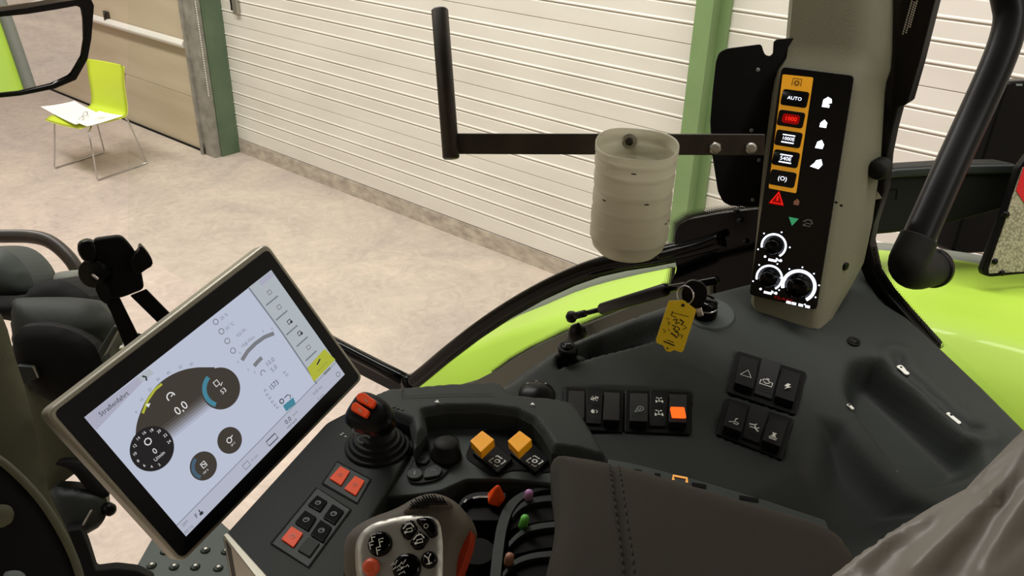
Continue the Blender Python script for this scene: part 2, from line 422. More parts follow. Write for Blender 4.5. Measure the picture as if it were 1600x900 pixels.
# slatted sectional doors: a ribbed sheet, thin joint every fifth rib
ZL = [0.135, 0.254, 0.36, 0.459, 0.56, 0.66, 0.763, 0.865, 0.965, 1.064, 1.163, 1.266, 1.370, 1.468, 1.570, 1.674, 1.779, 1.879, 1.978, 2.08, 2.184, 2.287, 2.39, 2.492, 2.594, 2.696, 2.8, 2.95]
def slat_door(x0, x1, name):
    mb = MB(); prof = []
    for i in range(len(ZL)-1):
        z0, z1 = ZL[i], ZL[i+1]; thin = (i % 5 == 0 and i > 0)
        if i == 0: prof += [(YW+.002, z0)]
        elif thin: prof += [(YW+.001, z0-.004), (YW+.008, z0-.002), (YW+.008, z0+.001), (YW+.001, z0+.003)]
        else: prof += [(YW+.000, z0-.012), (YW+.007, z0-.003), (YW+.007, z0+.000), (YW-.004, z0+.004), (YW-.004, z0+.009), (YW+.001, z0+.016)]
    prof += [(YW+.001, ZL[-1])]
    n = len(prof); vs = [(x0, y, z) for y, z in prof]+[(x1, y, z) for y, z in prof]
    mb.add(vs, [[i, n+i, n+i+1, i+1] for i in range(n-1)], 'door_white')
    mb.box((x0, YW+.03, ZL[0]), (x1, YW+.06, ZL[-1]), 'door_white')
    return mb.build(name)
d1 = struct(slat_door(-6.77, -2.12, 'door_1')); d2 = struct(slat_door(-2.06, 9.0, 'door_2'))
# bolt on the first slatted door
b = MB(); p = onY(370, 8, YW-.01); b.box((p[0]-.035, YW-.035, p[2]-.07), (p[0]+.03, YW-.004, p[2]+.16), 'silver')
b.box((p[0]-.075, YW-.025, p[2]-.05), (p[0]-.037, YW-.004, p[2]+.12), 'black'); b.build('door_bolt', d1, bevel=.004)
# beige door with rail
mb = MB()
for z0, z1 in ((0.0, .50), (.503, .97), (.975, 1.50), (1.503, 2.1), (2.103, 3.3)):
    mb.box((-16, 4.0, z0), (-6.93, 4.04, z1-.003), 'door_beige')
mb.box((-16, 4.004, 0), (-6.93, 4.03, 3.2), 'door_beige')
d3 = struct(mb.build('door_3'))
r = MB(); r.prism([(-16, 3.995, .93), (-16, 3.95, .945), (-16, 3.94, .975), (-16, 3.965, 1.005), (-16, 3.995, 1.01)], (8.98, 0, 0), 'door_white'); plabel(r.build('rail', d3, bevel=.008), 'white horizontal rail across the beige door')
r = MB(); r.prism([(-16, 3.995, 0), (-16, 3.985, 0), (-16, 3.985, .018), (-16, 3.995, .018)], (9.0, 0, 0), 'black_matte'); r.build('bottom_seal', d3)
for px, py in ((166, 24), (189, 112), (309, 160), (322, 231)):
    q = onY(px, py, 3.98); h = MB(); h.box((q[0]-.03, 3.97, q[2]-.035), (q[0]+.03, 3.998, q[2]+.035), 'steel_dark'); h.tube([(q[0], 3.965, q[2]-.045), (q[0], 3.965, q[2]+.045)], .012, 'steel_dark'); h.build('hinge', d3)
# green steel columns, light and shade put into two copies of the green
g = MB(); g.box((-6.99, 4.035, 0), (-6.755, 4.05, 6.3), 'post_green_shaded'); g.box((-6.89, 4.05, 0), (-6.76, 4.215, 6.3), 'post_green_shaded'); g.box((-6.99, 4.2, 0), (-6.757, 4.3, 6.3), 'post_green_shaded')
o = g.build('steel_column', bevel=.004); tag(o, 'green steel column in a shaded tone with a grey door track, between beige and white doors', 'column')
t = MB(); t.box((-6.93, 3.965, 0), (-6.775, 4.033, 6.3), 'track'); t.box((-6.965, 3.94, 0), (-6.93, 4.033, 6.3), 'track'); t.build('door_track', o, bevel=.003)
ch = MB()
q0 = onY(303, 0, 3.955); q1 = onY(328, 150, 3.955)
zz = q1[2]; x_ = (q0[0]+q1[0])/2
for i in range(80): ch.lathe([(.001, -.008), (.006, 0), (.001, .008)], (x_, 3.955, zz+i*.02), (0, 0, 1), 'mark', n=6)
ch.build('chain', o)
g = MB(); g.box((-2.20, 4.10, 0), (-2.10, 4.115, 6.3), 'post_green_lit'); g.box((-2.155, 4.115, 0), (-2.10, 4.25, 6.3), 'post_green_lit'); g.box((-2.20, 4.19, 0), (-2.05, 4.235, 6.3), 'post_green_lit')
tag(g.build('steel_column', bevel=.003), 'green steel column in a lit tone between the two white slatted doors', 'column')

# ------------------------------------------------------------------ visitor chair with papers
p1 = onZ(88, 265, 0); p2 = onZ(153, 284, 0); p3 = onZ(230, 255, 0); p4 = onZ(162, 238, 0)
cen = (p1+p2+p3+p4)/4; xr = (p2+p3)/2-(p1+p4)/2; xr[2] = 0; W_ = np.linalg.norm(xr); xr /= W_
bk = np.array([-xr[1], xr[0], 0]);            # towards the backrest
if np.dot(bk, (p3+p4)/2-(p1+p2)/2) < 0: bk = -bk
cz = np.array([0, 0, 1.0])
def cp(a, b, z): return cen+xr*a+bk*b+cz*z
chair = thing('chair', cen*[1, 1, 0], 'lime green shell chair on thin chrome sled legs standing on the concrete floor', 'chair')
mb = MB(); NX, NY = 10, 22; vs = []
sp = [(-.27, .448), (-.20, .46), (-.08, .452), (.06, .445), (.16, .45), (.20, .47), (.215, .53), (.222, .62), (.225, .72), (.245, .83), (.25, .86)]
sp = [tuple(v) for v in chaikin([np.array(a) for a in sp], 1, False)]; NY = len(sp)-1
for th in (0, -.012):
    for j, (b_, z_) in enumerate(sp):
        t = j/NY; hw = .24-.02*math.sin(math.pi*max(0, (t-.4)/.6))+(.01 if .2 < t < .4 else 0); 
        if t > .93: hw -= .03*(t-.93)/.07
        if t < .05: hw -= .02
        for i in range(NX+1):
            u = i/NX*2-1; cup = .018*(u*u)*(1 if t < .45 else -1)
            if t < .45: vs.append(cp(u*hw, b_, z_+cup*.5+th))
            else: vs.append(cp(u*hw, b_+cup-th, z_))
def grid(o, nx, ny): return [[o+j*(nx+1)+i, o+j*(nx+1)+i+1, o+(j+1)*(nx+1)+i+1, o+(j+1)*(nx+1)+i] for j in range(ny) for i in range(nx)]
k = (NX+1)*(NY+1); fs = grid(0, NX, NY)+[list(reversed(q)) for q in grid(k, NX, NY)]
for j in range(NY):
    for i in (0, NX): a, b = j*(NX+1)+i, (j+1)*(NX+1)+i; fs.append([a, b, k+b, k+a])
for i in range(NX):
    for j in (0, NY): a, b = j*(NX+1)+i, j*(NX+1)+i+1; fs.append([a, b, k+b, k+a])
mb.add(vs, fs, 'chair_green', True); mb.build('seat_shell', chair)
for s_ in (-1, 1):
    mb = MB(); a = s_*.215; path = [cp(a*.95, -.16, .435), cp(a, -.2, .40), cp(s_*W_/2, -.255, .02), cp(s_*W_/2, -.24, .008), cp(s_*W_/2, .24, .008), cp(s_*W_/2, .25, .025), cp(a, .19, .40), cp(a*.95, .16, .435)]
    mb.tube(path, .0065, 'chrome', n=10); mb.build('sled_leg', chair)
each('seat_bracket', chair, (-.16, .16), lambda mb, b: mb.tube([cp(-.2, b, .435), cp(.2, b, .435)], .007, 'chrome'))
def sheet(pts_px, z, name, lab, curl=0.0):
    P = [onZ(x, y, z) for x, y in pts_px]; mb = MB(); n = 8; vs = []
    for j in range(n+1):
        for i in range(n+1):
            u, v = i/n, j/n; q = (P[0]*(1-u)+P[1]*u)*(1-v)+(P[3]*(1-u)+P[2]*u)*v; vs.append(q+cz*curl*(abs(u-.5)**2+abs(v-.5)**2))
    m0 = len(vs); vs2 = [q-cz*.0015 for q in vs]; fs = grid(0, n, n)+[list(reversed(q)) for q in grid(m0, n, n)]
    for i in range(n):
        for a, b in ((i, i+1), (n*(n+1)+i, n*(n+1)+i+1), (i*(n+1), (i+1)*(n+1)), (i*(n+1)+n, (i+1)*(n+1)+n)): fs.append([a, b, m0+b, m0+a])
    mb.add(vs+vs2, fs, 'paper', True); return mb
o = sheet([(64, 169), (117, 160), (165, 184), (118, 197)], .474, '', '', .03).build('paper_sheet'); tag(o, 'blank white paper sheet hanging over the front edge of the green chair seat', 'paper')
mb = sheet([(118, 191), (155, 175), (193, 182), (137, 199)], .486, '', '', .02)
fp = Fr(onZ(155, 186, .492), (0, 0, 1), onZ(175, 178, .492)-onZ(155, 186, .492))
for i in range(5): mb.ribbon(fp, [(-.02+.004*i, .03-.014*i), (.07, .03-.014*i)], .0025, 'scr_line' if False else 'mark_dim', h=.004)
tag(mb.build('paper_sheet'), 'printed white page with lines of text at the back of the green chair seat', 'paper')
sg = thing('spectacles', onZ(132, 182, .495), 'thin wire spectacles lying on the papers on the green chair', 'glasses')
fg = Fr(onZ(130, 182, .515), (0.3, -0.5, 0.8), onZ(142, 178, .515)-onZ(130, 182, .515))
for cx in (-.028, .028):
    mb = MB(); mb.tube([fg.P(cx+.024*math.cos(a), .018*math.sin(a), 0) for a in np.linspace(0, 2*math.pi, 20)[:-1]], .0018, 'steel_dark', n=6, close=True); mb.build('lens_rim', sg)
for cx in (-.052, .052):
    mb = MB(); mb.tube([fg.P(cx, .004, 0), fg.P(cx*.95, .02, -.05), fg.P(cx*.6, .03, -.10)], .0016, 'steel_dark', n=6); mb.build('temple_arm', sg)
mb = MB(); mb.tube([fg.P(-.006, .004, 0), fg.P(0, .008, 0), fg.P(.006, .004, 0)], .0016, 'steel_dark', n=6); mb.build('bridge', sg)

# ================================================================== TRACTOR, OUTSIDE THE GLASS
# rear wheel arch: outer edge profile measured on the plane y = 1.6
PROF = [(-1.80, .86), (-1.618, 1.089), (-1.49, 1.248), (-1.302, 1.454), (-1.161, 1.567), (-1.026, 1.668), (-.839, 1.778), (-.62, 1.885), (-.417, 1.962), (-.163, 2.0), (.1, 2.01), (.4, 1.97), (.75, 1.83), (1.1, 1.6), (1.35, 1.3)]
PROF = [tuple(p) for p in cr(PROF, 3)]
fen = thing('rear_fender', (-.3, 1.4, 0), 'glossy lime green rear mudguard curving up outside the side window', 'mudguard')
mb = MB()
def fen_row(x, z, i):
    # across: inner flange near the cab, crease bands, rounded outer shoulder
    row = [(1.19, -.10), (1.20, -.03), (1.235, -.006), (1.30, -.022 if x > -.75 else -.006), (1.38, -.03 if x > -.75 else -.004), (1.395, .0), (1.47, .004), (1.56, .002), (1.59, -.004), (1.60, -.02)]
    return row
vs = []; nr = 10
cxx, czz = -.1, .75
for (x, z) in PROF:
    nx_, nz_ = x-cxx, z-czz; l = math.hypot(nx_, nz_); nx_ /= l; nz_ /= l
    w_ = float(sst(np.array([(x+.95)/.6]))[0])
    for (y, h) in [(1.175, -.20), (1.19, -.13), (1.235, -.075), (1.30, -.014), (1.325, -.001), (1.37, -.002), (1.47, .002), (1.56, .002), (1.59, -.004), (1.60, -.02)]:
        vs.append((x+nx_*h, y, z+nz_*h))
n = len(PROF); mb.add(vs, [[j*nr+i, j*nr+i+1, (j+1)*nr+i+1, (j+1)*nr+i] for j in range(n-1) for i in range(nr-1)], 'fender', True)
o = mb.build('fender_panel', fen); s_ = o.modifiers.new('solid', 'SOLIDIFY'); s_.thickness = .006
mb = MB(); vs = []
for (x, z) in PROF:
    nx_, nz_ = x-cxx, z-czz; l = math.hypot(nx_, nz_); nx_ /= l; nz_ /= l
    q_ = .028*min(1, max(0, (-.45-x)/.35))
    for (y, h) in [(1.598, -.012+q_*.2), (1.615, -.004+q_*.8), (1.66, -.008+q_), (1.668, -.03), (1.598, -.04)]: vs.append((x+nx_*h, y, z+nz_*h))
mb.add(vs, [[j*5+i, j*5+(i+1) % 5, (j+1)*5+(i+1) % 5, (j+1)*5+i] for j in range(n-1) for i in range(5)], 'seal', True)
plabel(mb.build('fender_lip', fen), 'grey rubber widening strip')
# tyre under the mudguard
ty = thing('tractor_wheel', (-.1, 1.4, 0), 'large black lugged tractor tyre under the green rear mudguard', 'wheel')
mb = MB(); R_ = .93; prof = [(.45, -.17), (.62, -.23), (.84, -.24), (.90, -.21), (.91, 0), (.90, .21), (.84, .24), (.62, .23), (.45, .17)]
mb.lathe(prof, (-.1, 1.40, .95), (0, 1, 0), 'tyre', n=64)
for i in range(38):
    a = 2*math.pi*i/38
    for s_ in (-1, 1):
        aa = a+(.08 if s_ > 0 else 0); q = []
        for (y, da) in ((0.0, 0), (0.0, .05), (.235, .19), (.235, .13)):
            q.append((-.1+.945*math.cos(aa+da), 1.40+s_*y, .95+.945*math.sin(aa+da)))
        cdir = np.array([-math.cos(aa), 0, -math.sin(aa)])*.05
        mb.prism(q, cdir, 'tyre')
mb.build('tread', ty)
# side window: one pane and its black frame with a gas strut
YG = 1.15
win = thing('window_frame', onY(635, 590, YG), 'glossy black tubular frame along the curved lower edge of the side window', 'window frame')
arc = [(1135, 372), (1100, 382), (1060, 392), (1020, 400), (980, 406), (940, 415), (900, 429), (850, 452), (800, 480), (750, 513), (700, 551), (665, 580), (643, 597)]
A = cr([onY(x, y, YG) for x, y in arc], 4)
mb = MB(); mb.tube(A, .0165, 'black_gloss', n=16); 
B = [onY(639, 597, YG), onY(600, 577, YG), onY(540, 546, YG), onY(460, 503, YG)]
mb.tube(B, .0165, 'black_gloss', n=16); mb.lathe([(.0, -.02), (.018, -.016), (.021, 0), (.018, .016), (0, .02)], onY(640, 598, YG), (0, 1, 0), 'black_gloss'); mb.build('frame_tube', win)
# flat flange inside the tube, and the bracket in the rear lower corner
fw = Fr((0, YG-.004, 2.0), (0, -1, 0), (1, 0, 0))
mb = MB(); q = []; 
inner = [fw.l(x, y+17) for x, y in reversed(arc)]; outer = [fw.l(x, y+2) for x, y in reversed(arc)]
mb2 = MB(); ring = outer+list(reversed(inner)); mb.plate(fw, ring, -.012, .004, 'black_gloss')
mb.plate(fw, [fw.l(540, 548), fw.l(640, 600), fw.l(640, 625), fw.l(618, 612), fw.l(540, 572)], -.012, .004, 'black_gloss'); mb.build('flange', win, bevel=.002)
mb = MB(); pl = [(1062, 350), (1078, 341), (1125, 332), (1190, 324), (1200, 460), (1165, 464), (1118, 474), (1080, 478), (1040, 470), (1050, 440), (1060, 420), (1056, 400), (1056, 368)]
mb.plate(fw, rnd(fw.L(pl), .008), -.012, .006, 'black_gloss'); o = mb.build('corner_plate', win, bevel=.002)
fw2 = Fr(fw.o+fw.n*.009, fw.n, fw.x)
each('bolt', o, ((1155, 345), (1164, 378), (1150, 330)), lambda mb, p: mb.lathe([(.004, -.004), (.004, 0), (.0035, .002), (0, .0025)], fw2.hit(*p), fw2.n, 'rubber', n=12))
mb = MB(); L1 = [fw2.hit(x, y, .012) for x, y in ((1030, 400), (1060, 392), (1090, 384), (1122, 372))]; mb.tube(chaikin(L1, 2, False), [.006]*len(chaikin(L1, 2, False)), 'black_gloss', n=10); mb.build('latch_lever', win)
def dots(outer_px, inner_px, fr, h, parent, name='frit_band'):   # printed dot band: U=0 solid side
    mb = MB(); vs = [fr.hit(x, y, h) for x, y in outer_px]+[fr.hit(x, y, h) for x, y in inner_px]; n = len(outer_px)
    mb.add(vs, [[i, i+1, n+i+1, n+i] for i in range(n-1)], 'frit_dots'); o = mb.build(name, parent)
    uv = o.data.uv_layers.new(name='UVMap')
    for p in o.data.polygons:
        for li in p.loop_indices: uv.data[li].uv = (0.0 if o.data.loops[li].vertex_index < n else 1.0, 0)
    return o
# pane
mb = MB(); fg_ = Fr((0, YG+.014, 2.0), (0, -1, 0), (1, 0, 0))
pane_px = [(200, -60), (1412, -60), (1385, 250), (1352, 396), (1400, 470), (1480, 540), (1640, 700), (1300, 560), (1000, 520), (690, 640), (640, 620), (520, 560), (200, 390)]
mb.plate(fg_, fg_.L(pane_px), -.004, 0, 'pane'); pn = mb.build('window_1'); struct(pn)
dots([(1196, 322), (1140, 331), (1100, 338), (1076, 343), (1062, 352), (1057, 385)], [(1192, 308), (1140, 318), (1096, 324), (1066, 330), (1046, 345), (1042, 390)], fg_, .001, pn)
dots([(1056, 418), (1052, 445), (1045, 459), (985, 481), (930, 503), (882, 522), (830, 546), (798, 564), (770, 583)], [(1042, 416), (1038, 436), (1028, 446), (980, 465), (925, 490), (876, 512), (825, 538), (793, 557), (766, 578)], fg_, .001, pn)
# grey seal below the green, resting against the console
mb = MB(); up = [(690, 612), (739, 598), (770, 582), (798, 563), (830, 545), (882, 521), (930, 502), (985, 480), (1045, 458), (1110, 440)]
lo_ = [(735, 640), (770, 615), (800, 600), (830, 580), (860, 560), (900, 540), (950, 520), (1000, 500), (1060, 480), (1110, 470)]
fs_ = Fr((0, YG-.02, 2.0), (0, -1, 0), (1, 0, 0)); mb.plate(fs_, fs_.L(up)+list(reversed(fs_.L(lo_))), -.02, .0, 'seal'); tag(mb.build('window_seal', bevel=.003), 'grey rubber seal strip along the lower edge of the side window', 'seal')
# gas strut
st = thing('gas_strut', onY(905, 497, 1.10), 'black gas strut with thin rod and ball joint crossing the side window', 'gas strut')
a, b_, c_, d_ = onY(893, 495, 1.10), onY(940, 483, 1.09), onY(1042, 452, 1.06), onY(1120, 438, 1.05)
def lerp(a, b, t): return a*(1-t)+b*t
mb = MB(); mb.tube([b_, lerp(b_, c_, .02), lerp(b_, c_, .98), c_], [.009, .0105, .0105, .009], 'black', n=20); mb.build('cylinder', st)
mb = MB(); mb.tube([lerp(c_, d_, -.02), d_], .0062, 'black_gloss'); mb.build('rod', st); mb = MB(); mb.tube([a, b_], .0045, 'black_gloss'); mb.build('rod', st)
mb = MB(); mb.lathe([(0, -.011), (.008, -.008), (.011, 0), (.008, .008), (0, .011)], a, (0, 0, 1), 'black'); mb.tube([a, lerp(a, b_, .45)], .0065, 'black'); mb.build('ball_joint', st)
mb = MB(); q = onY(903, 512, 1.10); mb.lathe([(.019, -.035), (.017, -.012), (.013, .0), (.007, .004), (.0, .012)], q, (0.1, -.1, 1), 'black'); mb.build('mounting_foot', st)
# black rear post of the side window with its dotted print
post = thing('window_post', onY(1375, 300, YG), 'black upright post of the window directly behind the beige control pillar', 'post')
mb = MB(); fpz = Fr((0, YG+.03, 2.0), (0, -1, 0), (1, 0, 0))
pl = [(1380, -60), (1478, -60), (1459, 8), (1436, 100), (1419, 160), (1413, 166), (1404, 167), (1394, 205), (1386, 245), (1381, 300), (1364, 352), (1358, 382), (1368, 429), (1388, 460), (1418, 495), (1466, 548), (1440, 535), (1385, 484), (1352, 440), (1335, 400), (1335, 300)]
mb.plate(fpz, fpz.L(pl), -.03, .0, 'black'); mb.build('post_body', post, bevel=.004)
mb = MB(); mb.lathe([(.0, -.012), (.011, -.012), (.014, -.006), (.014, .012), (.011, .018), (0, .019)], fpz.hit(1376, 262, .012), fpz.n, 'rubber'); mb.build('knob', post)
dots([(1358, 384), (1363, 410), (1370, 431), (1392, 462), (1420, 493), (1466, 546)], [(1374, 388), (1377, 408), (1386, 425), (1410, 458), (1436, 488), (1480, 540)], fpz, -.012, post)
dots([(1404, 167), (1394, 205), (1386, 245)], [(1409, 168), (1400, 206), (1391, 246)], fpz, -.012, post)
mb = MB(); fd = Fr(fpz.o+fpz.n*.002, fpz.n, fpz.x)
for i in range(16):
    for j in range(3):
        q = fd.l(1429-i*1.0+j*4-4, 2+i*3.6+(j % 2)*1.8)
        if i < 15-j*1.5: mb.flat(fd, circ(q, .0011, 8), 'mark')
mb.build('print_dots', post)
# curved grab tube outside
gt = thing('grab_tube', onY(1432, 420, 1.30), 'thick black curved grab tube with a rubber elbow outside the right window', 'handrail')
cpx = [(1560, -60, 1.22), (1575, 0, 1.22), (1578, 35, 1.22), (1562, 90, 1.22), (1520, 185, 1.22), (1472, 290, 1.21), (1425, 395, 1.20)]
P_ = cr([D(x, y, d) for x, y, d in cpx], 6); mb = MB(); mb.tube(P_, .0225, 'black', n=24); mb.build('tube', gt)
e = chaikin([D(1436, 372, 1.2), D(1424, 396, 1.2), D(1416, 414, 1.2), D(1428, 426, 1.215), D(1450, 421, 1.24), D(1462, 418, 1.25)], 2, False)
mb = MB(); rr = [.026]*len(e); mb.tube(e, rr, 'rubber', n=24); mb.tube([D(1410, 402, 1.2), D(1418, 408, 1.2)], .02, 'rubber'); mb.build('elbow', gt)
mb = MB(); ax = D(1462, 418, 1.25)-D(1444, 423, 1.23); mb.lathe([(.0, 0), (.024, 0), (.029, .003), (.029, .011), (.024, .014), (0, .014)], D(1455, 420, 1.245), ax, 'black'); mb.build('flange', gt)
# horizontal beam + lamp boards
bm = thing('lamp_bracket', D(1480, 310, 1.5), 'broad grey plastic bracket arm reaching rearward outside the window', 'bracket')
mb = MB(); fb = Fr(D(1480, 310, 1.45), OV(-.1, -1, .25), OV(1, 0, 0))
pl = [(1330, 278), (1345, 270), (1400, 262), (1500, 256), (1585, 255), (1592, 262), (1590, 320), (1500, 345), (1450, 355), (1400, 364), (1330, 370)]
mb.plate(fb, rnd(fb.L(pl), .012), -.08, 0, 'rubber'); bo = mb.build('bracket_arm', bm, bevel=.006)
mb = MB(); top = [(1360, 272), (1400, 264), (1500, 258), (1585, 257), (1585, 270), (1500, 272), (1400, 277), (1360, 284)]; mb.plate(fb, fb.L(top), 0, .006, 'rocker_light'); mb.build('top_rib', bo, bevel=.003)
mb = MB(); mb.ribbon(fb, fb.L([(1378, 296), (1402, 296), (1400, 312)]), .002, 'black', h=.001); mb.build('moulded_mark', bo)
mb = MB(); mb.flat(fd, fd.L([(1369, 311), (1372, 298), (1380, 309)]), 'mark', h=.003); mb.build('print_triangle', post)
lb = thing('lamp_housing', D(1540, 260, 1.65), 'tall black slanted lamp housing behind the bracket arm at the right edge', 'lamp housing')
mb = MB(); f2 = Fr(D(1540, 260, 1.6), OV(.25, -1, .2), OV(1, 0, 0))
pl = [(1574, 127), (1700, 120), (1700, 380), (1560, 394), (1494, 398), (1488, 392), (1496, 366)]
mb.plate(f2, rnd(f2.L(pl), .012), -.05, 0, 'black'); mb.build('housing', lb, bevel=.005)
mb = MB(); mb.plate(f2, f2.L([(1587, 131), (1597, 131), (1597, 134), (1587, 134)]), 0, .001, 'mark_dim'); mb.build('sticker', lb)
wp = thing('warning_plate', D(1580, 350, 1.4), 'red and white reflective warning plate in a black frame at the right edge', 'warning plate')
f3 = Fr(D(1580, 350, 1.38), OV(.1, -1, .25), OV(1, 0, 0))
mb = MB(); pl = [(1592, 262), (1640, 200), (1720, 180), (1720, 430), (1600, 428), (1548, 433), (1537, 430), (1535, 422), (1562, 352), (1570, 330)]
mb.plate(f3, rnd(f3.L(pl), .004), -.014, 0, 'black'); mb.build('frame', wp, bevel=.002)
mb = MB(); mb.plate(f3, f3.L([(1597, 262), (1720, 200), (1720, 426), (1600, 424), (1545, 427), (1544, 420), (1568, 352), (1580, 310)]), 0, .0015, 'reflector'); rs = mb.build('reflective_sheet', wp)
mb = MB(); mb.flat(f3, f3.L([(1597, 262), (1640, 200), (1720, 190), (1720, 420), (1600, 319), (1586, 297)]), 'plate_red', h=.0025); mb.build('red_stripe', rs)
each('clip', wp, ((1571, 335), (1553, 408), (1564, 426)), lambda mb, p: mb.lathe([(.005, -.004), (.005, .004), (0, .005)], f3.hit(*p), f3.n, 'black', n=10))
# step plate far below, beside the cab floor
sp_ = thing('step_plate', onZ(300, 880, 1.5), 'dark perforated anti slip step plate below the screen', 'step')
mb = MB(); fz = Fr((0, 0, 1.5), (0, 0, 1), onZ(400, 880, 1.5)-onZ(200, 880, 1.5)); fz.o = onZ(300, 880, 1.5)
mb.plate(fz, fz.L([(190, 925), (237, 842), (250, 800), (345, 815), (395, 860), (420, 890), (300, 925)]), -.012, 0, 'step'); mb.build('tread_plate', sp_, bevel=.002)
for x, y in ((237, 884), (272, 886), (305, 886), (341, 888), (321, 860), (353, 862), (288, 856), (376, 890), (258, 862)):
    mb = MB(); q = fz.hit(x, y); mb.lathe([(.009, 0), (.0065, .003), (.0045, .004), (.004, .002), (0, .001)], q, (0, 0, 1), 'step', n=18); mb.lathe([(.0036, .003), (0, .0035)], q+np.array([.002, 0, .003]), (0, 0, 1), 'mark', n=10); mb.build('raised_hole', sp_)
# light edge of the floor showing the green body below
mb = MB(); fy = Fr(onZ(340, 895, 1.52), (0, 0, 1), hx); 

# exterior rear-view mirror
mr = thing('rear_view_mirror', D(60, 90, 3.1), 'large exterior mirror in a black frame reflecting the green tractor side and floor', 'mirror')
pm = D(85, 80, 3.1); tgt = np.array([1.5, 2.55, 0.0]); r_in = pm-CAM; r_in /= np.linalg.norm(r_in); r_out = tgt-pm; r_out /= np.linalg.norm(r_out)
nm = r_out-r_in; nm /= np.linalg.norm(nm); fm = Fr(D(60, 80, 3.1), nm, hx)
og = [(-170, 30), (0, 17), (40, 12), (85, 4), (125, -2), (142, -1), (146, 8), (142, 60), (136, 92), (118, 124), (85, 138), (30, 149), (0, 152), (-170, 160)]
ig = [(-165, 36), (0, 26), (40, 22), (85, 15), (118, 9), (127, 12), (130, 30), (131, 62), (127, 88), (110, 117), (80, 131), (30, 143), (0, 146), (-165, 153)]
mb = MB(); mb.plate(fm, chaikin(fm.L(ig), 1), -.01, -.004, 'mirror_glass'); mb.build('mirror_glass', mr)
mb = MB(); a = fm.L(og); b = fm.L(ig); k = len(a)
vs = [fm.P(*p, .008) for p in a]+[fm.P(*p, .006) for p in b]+[fm.P(*p, -.05) for p in a]+[fm.P(*p, -.006) for p in b]
mb.add(vs, [[i, (i+1) % k, k+(i+1) % k, k+i] for i in range(k)]+[[2*k+i, 2*k+(i+1) % k, (i+1) % k, i] for i in range(k)]+[[k+i, k+(i+1) % k, 3*k+(i+1) % k, 3*k+i] for i in range(k)], 'black_gloss')
mb.add([fm.P(*p, -.05) for p in a], [list(range(k))], 'black_gloss'); mb.build('mirror_frame', mr, bevel=.003)
og2 = [(-170, -120), (142, -120), (144, -4), (125, -5), (85, 1), (40, 9), (0, 14), (-170, 26)]
mb = MB(); mb.plate(fm, fm.L([(-165, -110), (60, -110), (62, 0), (40, 5), (0, 10), (-165, 20)]), -.01, -.004, 'mirror_glass'); mb.build('wide_angle_glass', mr)

# ================================================================== SIDE CONSOLE
t10 = math.radians(10)
FC = Fr(O(.37, 1.03, -.575), OV(0, -math.sin(t10), math.cos(t10)), OV(1, 0, 0))
con = thing('side_console', FC.hit(1180, 640), 'large dark grey moulded side console carrying rocker switches and a storage trough', 'console')
out = [(690, 700), (690, 640), (742, 612), (790, 588), (830, 560), (862, 538), (900, 520), (950, 499), (1000, 480), (1060, 460), (1110, 447), (1180, 430), (1290, 415), (1348, 398), (1366, 430), (1390, 466), (1430, 491), (1482, 538), (1540, 592), (1604, 655), (1720, 770), (1800, 1000), (1300, 1000), (1000, 860), (850, 800)]
oL = FC.L(out)
groove = FC.L([(866, 552), (905, 537), (960, 519), (1010, 500), (1050, 487), (1092, 497), (1075, 515), (1035, 530), (990, 543), (930, 558), (885, 572), (866, 580)])
trough = rnd(FC.L([(1322, 556), (1372, 552), (1402, 578), (1470, 637), (1556, 712), (1530, 748), (1440, 768), (1402, 742), (1308, 612)]), .03)
lower = FC.L([(1268, 640), (1330, 655), (1430, 765), (1500, 800), (1300, 900), (1130, 790), (1245, 735)])
slit = FC.L([(1403, 556), (1408, 578), (1440, 603), (1490, 650), (1512, 668), (1535, 673)])
pillar_foot = FC.L([(1160, 460), (1290, 470), (1350, 395), (1180, 430)])
sw_frames = [FC.L(q) for q in ([(884, 606), (978, 606), (978, 676), (884, 676)], [(978, 606), (1081, 612), (1079, 680), (978, 676)], [(1150, 549), (1261, 583), (1243, 650), (1136, 616)], [(1134, 624), (1240, 656), (1222, 720), (1119, 680)])]
def hcon(a, b, d):
    Q = np.stack([a, b], 1); h = -.016*(1-sst(d/.02))
    dg, ig_ = pdist(Q, groove); h = h-np.where(ig_, .026*sst(dg/.012), 0)
    dt, it = pdist(Q, trough); h = h-np.where(it, .045*sst(dt/.03), 0)
    dl, il = pdist(Q, lower); h = h-np.where(il, .03*sst(dl/.05), 0)*np.where(it, 0, sst(dt/.03))
    ds, _ = pdist(Q, slit, False); h = h-.006*np.exp(-(ds/.0035)**2)+.004*np.exp(-((ds-.016)/.008)**2)
    # front ledge stands a little proud of the switch field
    for q in sw_frames:
        dq, iq = pdist(Q, q); h = h-np.where(iq, .004*sst(dq/.002), 0)
    return h
mb = MB(); relief(mb, FC, oL, hcon, .0055, 'console', .05); mb.build('moulded_panel', con)
def at(fr, px, py, h=0.0): return fr.hit(px, py, h)
